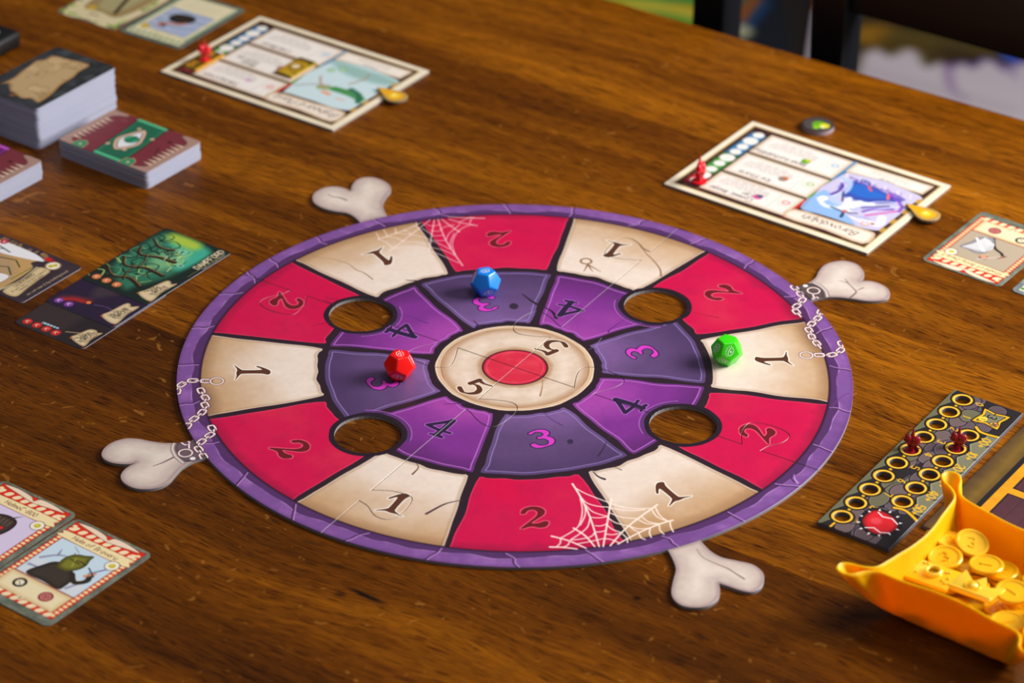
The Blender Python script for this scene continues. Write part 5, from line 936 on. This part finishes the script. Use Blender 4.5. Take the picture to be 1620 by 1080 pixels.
cv.text('-3.', .030, .100, .026, '1C1A1E', 0, .17, .3, 0, True); cv.circ((.058, .095), .013, 'EFC838'); cv.text('1', .058, .089, .014, '6A4A10', 0, .17, .2, 0, True); cv.circ((.066, .134), .014, '5A3A1E'); cv.circ((.066, .134), .0115, 'D8A058'); cv.text('38', .066, .129, .012, '2A1A14', 0, .2, .2, 0, True)
Q = cr_([(.640, .075), (.655, .052), (.70, .050), (.73, .070), (.745, .11), (.72, .14), (.68, .145), (.65, .12)], 4, True); cv.poly(offset(Q if area2(Q) > 0 else Q[::-1], -.012), '1A1218'); cv.poly(Q, 'D81E28'); cv.shade(Q, '6E0A14', .014, .7); cv.circ((.69, .085), .016, 'E8505A', .8, None, .01)
for s_ in ([(.650, .07), (.662, .09), (.655, .115), (.67, .14)], [(.735, .075), (.722, .095), (.732, .12), (.72, .14)]): cv.stroke(s_, .004, 'EDE6EA')
for k in range(12): t = 2*math.pi*k/12; cv.poly([(.692+.058*math.cos(t)-.004*math.sin(t), .096+.052*math.sin(t)+.004*math.cos(t)), (.692+.058*math.cos(t)+.004*math.sin(t), .096+.052*math.sin(t)-.004*math.cos(t)), (.692+.070*math.cos(t), .096+.062*math.sin(t))], 'EDE6EA')
TKM = mat('track_edge', (.42, .40, .42), .8, spec=.2)
hl = [[(p[0]+.0225*math.cos(t), p[1]+.0225*math.sin(t)) for t in np.linspace(0, 2*math.pi, 29)[:-1]] for p in TL+TR_]
tag(slab('counter_track', [(X0, Y0), (X1, Y0), (X1, Y1), (X0, Y1)], hl, TZ+.0003, .004, (X0-.002, Y0-.002, X1+.002, Y1+.002), [mat_print('track_print', cv, .42), TKM], None, (TKC[0], TKC[1], 0), R_(TKA)), 'mossy stone printed scoring strip with gold ringed holes numbered 0 to 9', 'score track')
# dark board lying beside it
cv = Cv(-.1, -.1, .8, .6, 1100, '54303A'); cv.grain(60, .12, 3); cv.rect(-.1, -.1, .8, .075, '4A3524'); cv.grain(70, .2, 4)
cv.stroke([(.05, .04), (.3, .05), (.6, .045)], .05, '8A6A1E', .7, .05); cv.rect(-.1, .072, .8, .088, '1E1A1C'); cv.rect(-.1, .088, .8, .6, 'DE9418')
for x0 in np.arange(-.06, .75, .20):
    for y0 in np.arange(.118, .55, .165): cv.rect(x0, y0, x0+.172, y0+.137, '2A1A20'); cv.rect(x0+.006, y0+.006, x0+.166, y0+.131, '4E2C34'); cv.stroke([(x0+.01, y0+.05), (x0+.16, y0+.045)], .002, '341C24', .8); cv.stroke([(x0+.01, y0+.09), (x0+.16, y0+.095)], .002, '341C24', .8)
cv.grain(30, .08, 7)
B2 = [(1.472,-0.270),(1.259,-0.577)]
a2 = math.atan2(B2[1][1]-B2[0][1], B2[1][0]-B2[0][0])
tag(slab('dungeon_board', [(-.30, 0), (.62, 0), (.62, .5), (-.30, .5)], [], 0, .009, (-.1, -.1, .8, .6), [mat_print('dungeon_board_print', cv, .42), CORE], None, (B2[0][0], B2[0][1], TZ+.0003), a2), 'dark brown board with gold framed cells at the right edge behind the yellow tray', 'game board')

# ------------------------------------------------------------------ little red spiky figures
def ellip(c, r, axis, n=12, m=8):
    q = Vector((0, 0, 1)).rotation_difference(Vector(axis).normalized()); V = []; F = []
    for i in range(m+1):
        ph = math.pi*i/m
        for k in range(n): th = 2*math.pi*k/n; V.append(Vector(c)+q @ Vector((r[0]*math.sin(ph)*math.cos(th), r[1]*math.sin(ph)*math.sin(th), r[2]*math.cos(ph))))
    for i in range(m):
        for k in range(n): a = i*n+k; b = i*n+(k+1) % n; F.append((a, a+n, b+n, b))
    return V, F
def cone(p0, p1, r0, r1=.0004, n=8):
    q = Vector((0, 0, 1)).rotation_difference((Vector(p1)-Vector(p0)).normalized()); V = []; F = []
    for p, r in ((p0, r0), (p1, r1)):
        for k in range(n): V.append(Vector(p)+q @ Vector((r*math.cos(2*math.pi*k/n), r*math.sin(2*math.pi*k/n), 0)))
    F = [(k, (k+1) % n, n+(k+1) % n, n+k) for k in range(n)]+[tuple(range(n))[::-1], tuple(range(n, 2*n))]; return V, F
def merge(parts):
    V = []; F = []
    for v, f in parts: b = len(V); V += v; F += [tuple(i+b for i in g) for g in f]
    return V, F
RED = mat('red_plastic', (.60, .03, .09), .3, spec=.5, coat=.2)
RED2 = mat('bright_red_plastic', (.88, .05, .13), .35, spec=.5, coat=.1)
def figure(label, p, z, rz, s_, m, tiltx=0.0):
    t = empty('spiky_figure', (p[0], p[1], z), rz); tag(t, label, 'game piece')
    k = s_
    mobj('base', lathe('figure_base', [(0, 0), (.0215*k, 0), (.0225*k, .002*k), (.0215*k, .0045*k), (.010*k, .0065*k), (.0072*k, .012*k), (.0085*k, .020*k), (0, .024*k)], 24), m, t, smooth=50)
    parts = [ellip((-.009*k, .0, .042*k), (.0125*k, .0105*k, .0225*k), (-.35, 0, 1)), ellip((.0085*k, -.004*k, .038*k), (.0145*k, .0115*k, .0215*k), (.5, -.1, 1)), ellip((0, .004*k, .026*k), (.010*k, .009*k, .014*k), (0, 0, 1)), cone((.0, .002*k, .045*k), (.002*k, .0, .086*k), .0085*k, .0008*k)]
    v, f = merge(parts); mobj('body', pdmesh('figure_body', v, f), m, t, smooth=60)
    for a, b in (((-.016, 0, .055), (-.013, 0, .076)), ((-.020, .0, .040), (-.029, .0, .050)), ((.016, -.004, .050), (.021, -.004, .062)), ((.020, -.006, .038), (.031, -.006, .033)), ((.012, -.012, .026), (.026, -.014, .019)), ((-.012, -.010, .036), (-.020, -.018, .042))):
        v, f = cone([x*k for x in a], [x*k for x in b], .0034*k, .0005*k); mobj('spike', pdmesh('figure_spike', v, f), m, t, smooth=60)
    v, f = merge([ellip((-.004*k+.010*k*math.sin(u), -.0115*k, (.020+.035*u/3)*k), (.0022*k, .0022*k, .0035*k), (0, 0, 1), 6, 4) for u in np.linspace(0, 2.6, 10)]); mobj('ridge', pdmesh('figure_ridge', v, f), m, t, smooth=60)
F2 = [(1.130,-0.406),(1.263,-0.393)]
figure('dark red spiky figure standing in the hole numbered 4', F2[0], TZ+.0004, 0.0, .98, RED)
figure('dark red spiky figure standing in the hole marked 10+', F2[1], TZ+.0004, 0.05, .98, RED)
FP = [(-1.122,2.016),(0.603,1.169)]
figure('bright red spiky figure standing on the gold tile of the far player board', FP[0], .0080, .4, .95, RED2)
figure('bright red spiky figure standing on the red corner of the right player board', FP[1], .0006, 1.3, 1.15, RED2)

# ------------------------------------------------------------------ yellow folding tray
YEL = mat('yellow_silicone', (1.0, .72, .0), .42, spec=.3, sss=.75)
def tray(c, ang):
    """soft square tray: flat floor, flared walls, every corner pinched into a loop"""
    H = .148; base = .172; rim = []; bot = []; TH = .0085
    for s_ in range(4):
        a = math.pi/2*s_; ca, sa = math.cos(a), math.sin(a)
        R = lambda p: (p[0]*ca-p[1]*sa, p[0]*sa+p[1]*ca)
        dg = math.sqrt(.5); D = lambda d, l: (d*dg-l*dg, d*dg+l*dg)
        wall = [(.207, -.112), (.198, -.06), (.194, 0), (.198, .06), (.207, .112)]
        loop = [D(.258, -.042), D(.290, -.0175), D(.313, -.0125), D(.338, -.0175), D(.363, -.0275), D(.390, -.0255), D(.406, 0), D(.390, .0255), D(.363, .0275), D(.338, .0175), D(.313, .0125), D(.290, .0175), D(.258, .042)]
        rim += [R(p) for p in wall+loop]
        bw = [(base, -.11), (base, -.055), (base, 0), (base, .055), (base, .11)]
        bl = [(base-.05+.05*math.cos(math.pi/2*(k+.5)/13), base-.05+.05*math.sin(math.pi/2*(k+.5)/13)) for k in range(13)]
        bot += [R(p) for p in bw+bl]
    rim2 = cr_(rim, 4, True); bot2 = cr_(bot, 4, True); N = len(rim2); LV = 16
    def outline(t):
        out = []
        for k in range(N):
            rx, ry = rim2[k]; bx_, by_ = bot2[k]; f = min(max((math.hypot(rx, ry)-.25)/.14, 0), 1); ww = (t**.62)*(1-f)+(t**.70)*f
            out.append((bx_+(rx-bx_)*ww, by_+(ry-by_)*ww))
        return out
    V = []; F = []; n_o = LV+1
    def zof(k, t): rx, ry = rim2[k]; f = min(max((math.hypot(rx, ry)-.25)/.14, 0), 1); return H*t+.012*f*t-.004*(1-f)*t*t
    for i in range(LV+1):
        o_ = outline(i/LV); V += [(o_[k][0], o_[k][1], zof(k, i/LV)) for k in range(N)]
    rimz = len(V); o_ = outline(1.0); o_ = offset(o_, TH*.5); V += [(o_[k][0], o_[k][1], zof(k, 1)+.0035) for k in range(N)]
    inz = len(V)
    for i in range(LV, 0, -1):
        o_ = offset(outline(i/LV), TH); V += [(o_[k][0], o_[k][1], max(zof(k, i/LV), TH)) for k in range(N)]
    rows = len(V)//N
    for i in range(rows-1):
        for k in range(N): a = i*N+k; b = i*N+(k+1) % N; F.append((a, b, b+N, a+N))
    F.append(tuple(range(N))[::-1]); F.append(tuple((rows-1)*N+k for k in range(N)))
    return mobj('yellow_tray', pdmesh('yellow_tray', V, F), YEL, None, (c[0], c[1], TZ+.0003), (0, 0, ang), smooth=70)
TC = (1.236, -1.137)
tag(tray(TC, R_(52.9)), 'bright yellow soft tray with pinched corners full of plastic gold coins', 'tray')

# ------------------------------------------------------------------ gold treasure in the tray
GOLD = mat('gold_plastic', (1.0, .76, .02), .28, metal=.12, spec=.6, coat=.3, bump=(260, .15)); GOLD2 = mat('pale_gold_plastic', (1.0, .84, .22), .22, metal=.12, spec=.7, coat=.4)
CR = .046
coin_body = lathe('coin_body', [(0, 0), (CR-.002, 0), (CR, .002), (CR, .009), (CR-.002, .011), (CR-.008, .011), (CR-.0095, .0085), (0, .0085)], 36)
coin_beads = None
v, f = merge([ellip(((CR-.013)*math.cos(t), (CR-.013)*math.sin(t), .0085), (.0016, .0016, .0014), (0, 0, 1), 6, 4) for t in np.linspace(0, 2*math.pi, 25)[:-1]]); coin_beads = pdmesh('coin_beads', v, f)
def num_mesh(ch):
    parts = []
    for st_ in glyph(ch):
        for a, b in zip(st_[:-1], st_[1:]):
            x0, y0, x1, y1 = [(q_-o_)*.0032 for q_, o_ in zip(a+b, (3, 5, 3, 5))]; l = math.hypot(x1-x0, y1-y0)+.002; an = math.atan2(y1-y0, x1-x0); cx, cy = (x0+x1)/2, (y0+y1)/2; hw = .0022
            P = [(cx+ux*l/2*math.cos(an)-uy*hw*math.sin(an), cy+ux*l/2*math.sin(an)+uy*hw*math.cos(an)) for ux, uy in ((-1, -1), (1, -1), (1, 1), (-1, 1))]
            parts.append(([Vector((x, y, z)) for z in (.0082, .0108) for x, y in P], [(0, 1, 5, 4), (1, 2, 6, 5), (2, 3, 7, 6), (3, 0, 4, 7), (4, 5, 6, 7)]))
    return pdmesh('coin_number', *merge(parts))
n1, n3 = num_mesh('1'), num_mesh('3')
for me in (coin_body, coin_beads, n1, n3): me.materials.append(GOLD)
coin_body.polygons.foreach_set('use_smooth', [True]*len(coin_body.polygons)); coin_body.set_sharp_from_angle(angle=R_(35)); coin_beads.polygons.foreach_set('use_smooth', [True]*len(coin_beads.polygons))
def coin(label, p, z, tx=0, ty=0, rz=0, nm=n1, group=None):
    t = empty('gold_coin', (p[0], p[1], z)); t.rotation_euler = (R_(tx), R_(ty), R_(rz)); tag(t, label, 'coin', group)
    for nme, me in (('disc', coin_body), ('bead_ring', coin_beads), ('number', nm)): link(bpy.data.objects.new(nme, me), t)
    return t
Z1 = TZ+.022
cp = [(1.169,-0.956),(1.219,-0.979),(1.143,-1.033),(1.246,-1.070),(1.298,-1.189),(1.272,-1.296)]
cq = [(1.206,-1.011),(1.146,-0.924),(1.310,-0.995),(1.336,-1.050)]
coin('gold coin at the back of the heap, half under the coin marked 3', cp[0], .070, -4, 8, 20, n3)
coin('gold coin marked 3 lying highest at the back of the heap', cp[1], .082, 14, 12, -8, n3)
coin('gold coin leaning on the ring tile near the left wall', cp[2], .072, 4, -6, 10, n3)
coin('gold coin marked 1 in the middle of the heap', cp[3], .076, -2, 3, 70, n1)
coin('gold coin marked 1 to the right of the crown piece', cp[4], .078, 3, -4, 40, n1)
coin('gold coin below the crown piece by the front wall', cp[5], .060, -3, 2, 100, n1)
coin('gold coin mostly hidden between the two coins marked 3 and 1', cq[0], .050, 5, -14, 50, n1)
coin('gold coin peeking out behind the rearmost coins', cq[1], .052, -6, 12, 0, n1)
def gem(label, p, z, rot):
    t = empty('gem_tile', (p[0], p[1], z)); t.rotation_euler = rot; tag(t, label, 'game piece')
    return t
rt_ = [(1.093,-1.100)][0]
t = gem('gold rectangular tile with a raised ring, lying against the front wall', rt_, .070, (R_(3), R_(-5), R_(-37)))
mobj('plate', box_mesh('plate', .150, .088, .012, .003, 2, (0, 0, 0)), GOLD, t, smooth=40)
tor = lathe('ring', [(.016, .006), (.014, .010), (.015, .014), (.018, .017), (.022, .016), (.025, .011), (.024, .006)], 28); mobj('ring', tor, GOLD2, t, (.010, .006, 0), smooth=60)
for k in range(14):
    q = np.random.default_rng(k); x, y = (q.random()-.5)*.13, (q.random()-.5)*.07
    if math.hypot(x-.01, y-.006) > .03: v, f = ellip((x, y, .007), (.0045, .004, .004), (0, 0, 1), 8, 5); mobj('stud', pdmesh('stud', v, f), GOLD, t, smooth=60)
ck = [(1.201,-1.164)][0]
t = empty('crown_token', (ck[0], ck[1], .074)); t.rotation_euler = (R_(6), R_(-2), R_(-35)); tag(t, 'pale gold crown shaped piece with a domed jewel at the front of the heap', 'game piece')
bm = bmesh.new(); CP = [(-.062, -.036), (.066, -.036), (.078, .030), (.034, .008), (.014, .046), (-.008, .014), (-.046, .048), (-.054, .0)]
vs = [bm.verts.new((x, y, 0)) for x, y in CP]; fce = bm.faces.new(vs); ex_ = bmesh.ops.extrude_face_region(bm, geom=[fce]); bmesh.ops.translate(bm, vec=(0, 0, .012), verts=[g for g in ex_['geom'] if isinstance(g, bmesh.types.BMVert)]); bmesh.ops.recalc_face_normals(bm, faces=bm.faces); bmesh.ops.bevel(bm, geom=bm.edges[:], offset=.0022, segments=2, profile=.5, affect='EDGES')
mobj('crown', bm_mesh('crown', bm), GOLD2, t, smooth=40)
mobj('band', box_mesh('band', .124, .008, .004, .0015, 1, (.002, -.029, .0135)), GOLD2, t, smooth=40)
v, f = ellip((.0, -.006, .012), (.015, .015, .011), (0, 0, 1), 20, 10); mobj('jewel', pdmesh('jewel', v, f), GOLD2, t, smooth=80); mobj('bezel', lathe('bezel', [(.0155, .012), (.0165, .016), (.020, .0165), (.0215, .012)], 28), GOLD, t, (0, -.006, 0), smooth=60)
# the rest of the heap: coins lying loosely in layers on the tray floor
q = np.random.default_rng(21); placed = []
ca, sa = math.cos(R_(52.9)), math.sin(R_(52.9))
for layer, zz in ((0, TZ+.016), (1, TZ+.029), (2, TZ+.043), (3, TZ+.058)):
    for tr_ in range(400):
        x, y = (q.random()-.5)*.24, (q.random()-.5)*.24
        wx_, wy_ = TC[0]+x*ca-y*sa, TC[1]+x*sa+y*ca
        if all(l != layer or math.hypot(wx_-a, wy_-b) > .093 for a, b, l in placed) and (layer < 3 or wx_ > TC[0]+.04): placed.append((wx_, wy_, layer))
n_ = 0
for (x, y, l) in placed:
    coin('plain gold coin in the loose bottom layers of the heap', (x, y), TZ+(.016, .029, .043, .058)[l], (q.random()-.5)*(2 if l < 2 else 10), (q.random()-.5)*(2 if l < 2 else 10), q.random()*360, n1 if q.random() < .6 else n3, 'gold coins in the yellow tray')

# ------------------------------------------------------------------ working units -> metres
_done = set()
for o in ALL:
    o.location = o.location*S
    if o.type == 'MESH' and o.data.name not in _done:
        _done.add(o.data.name); o.data.transform(Matrix.Scale(S, 4))
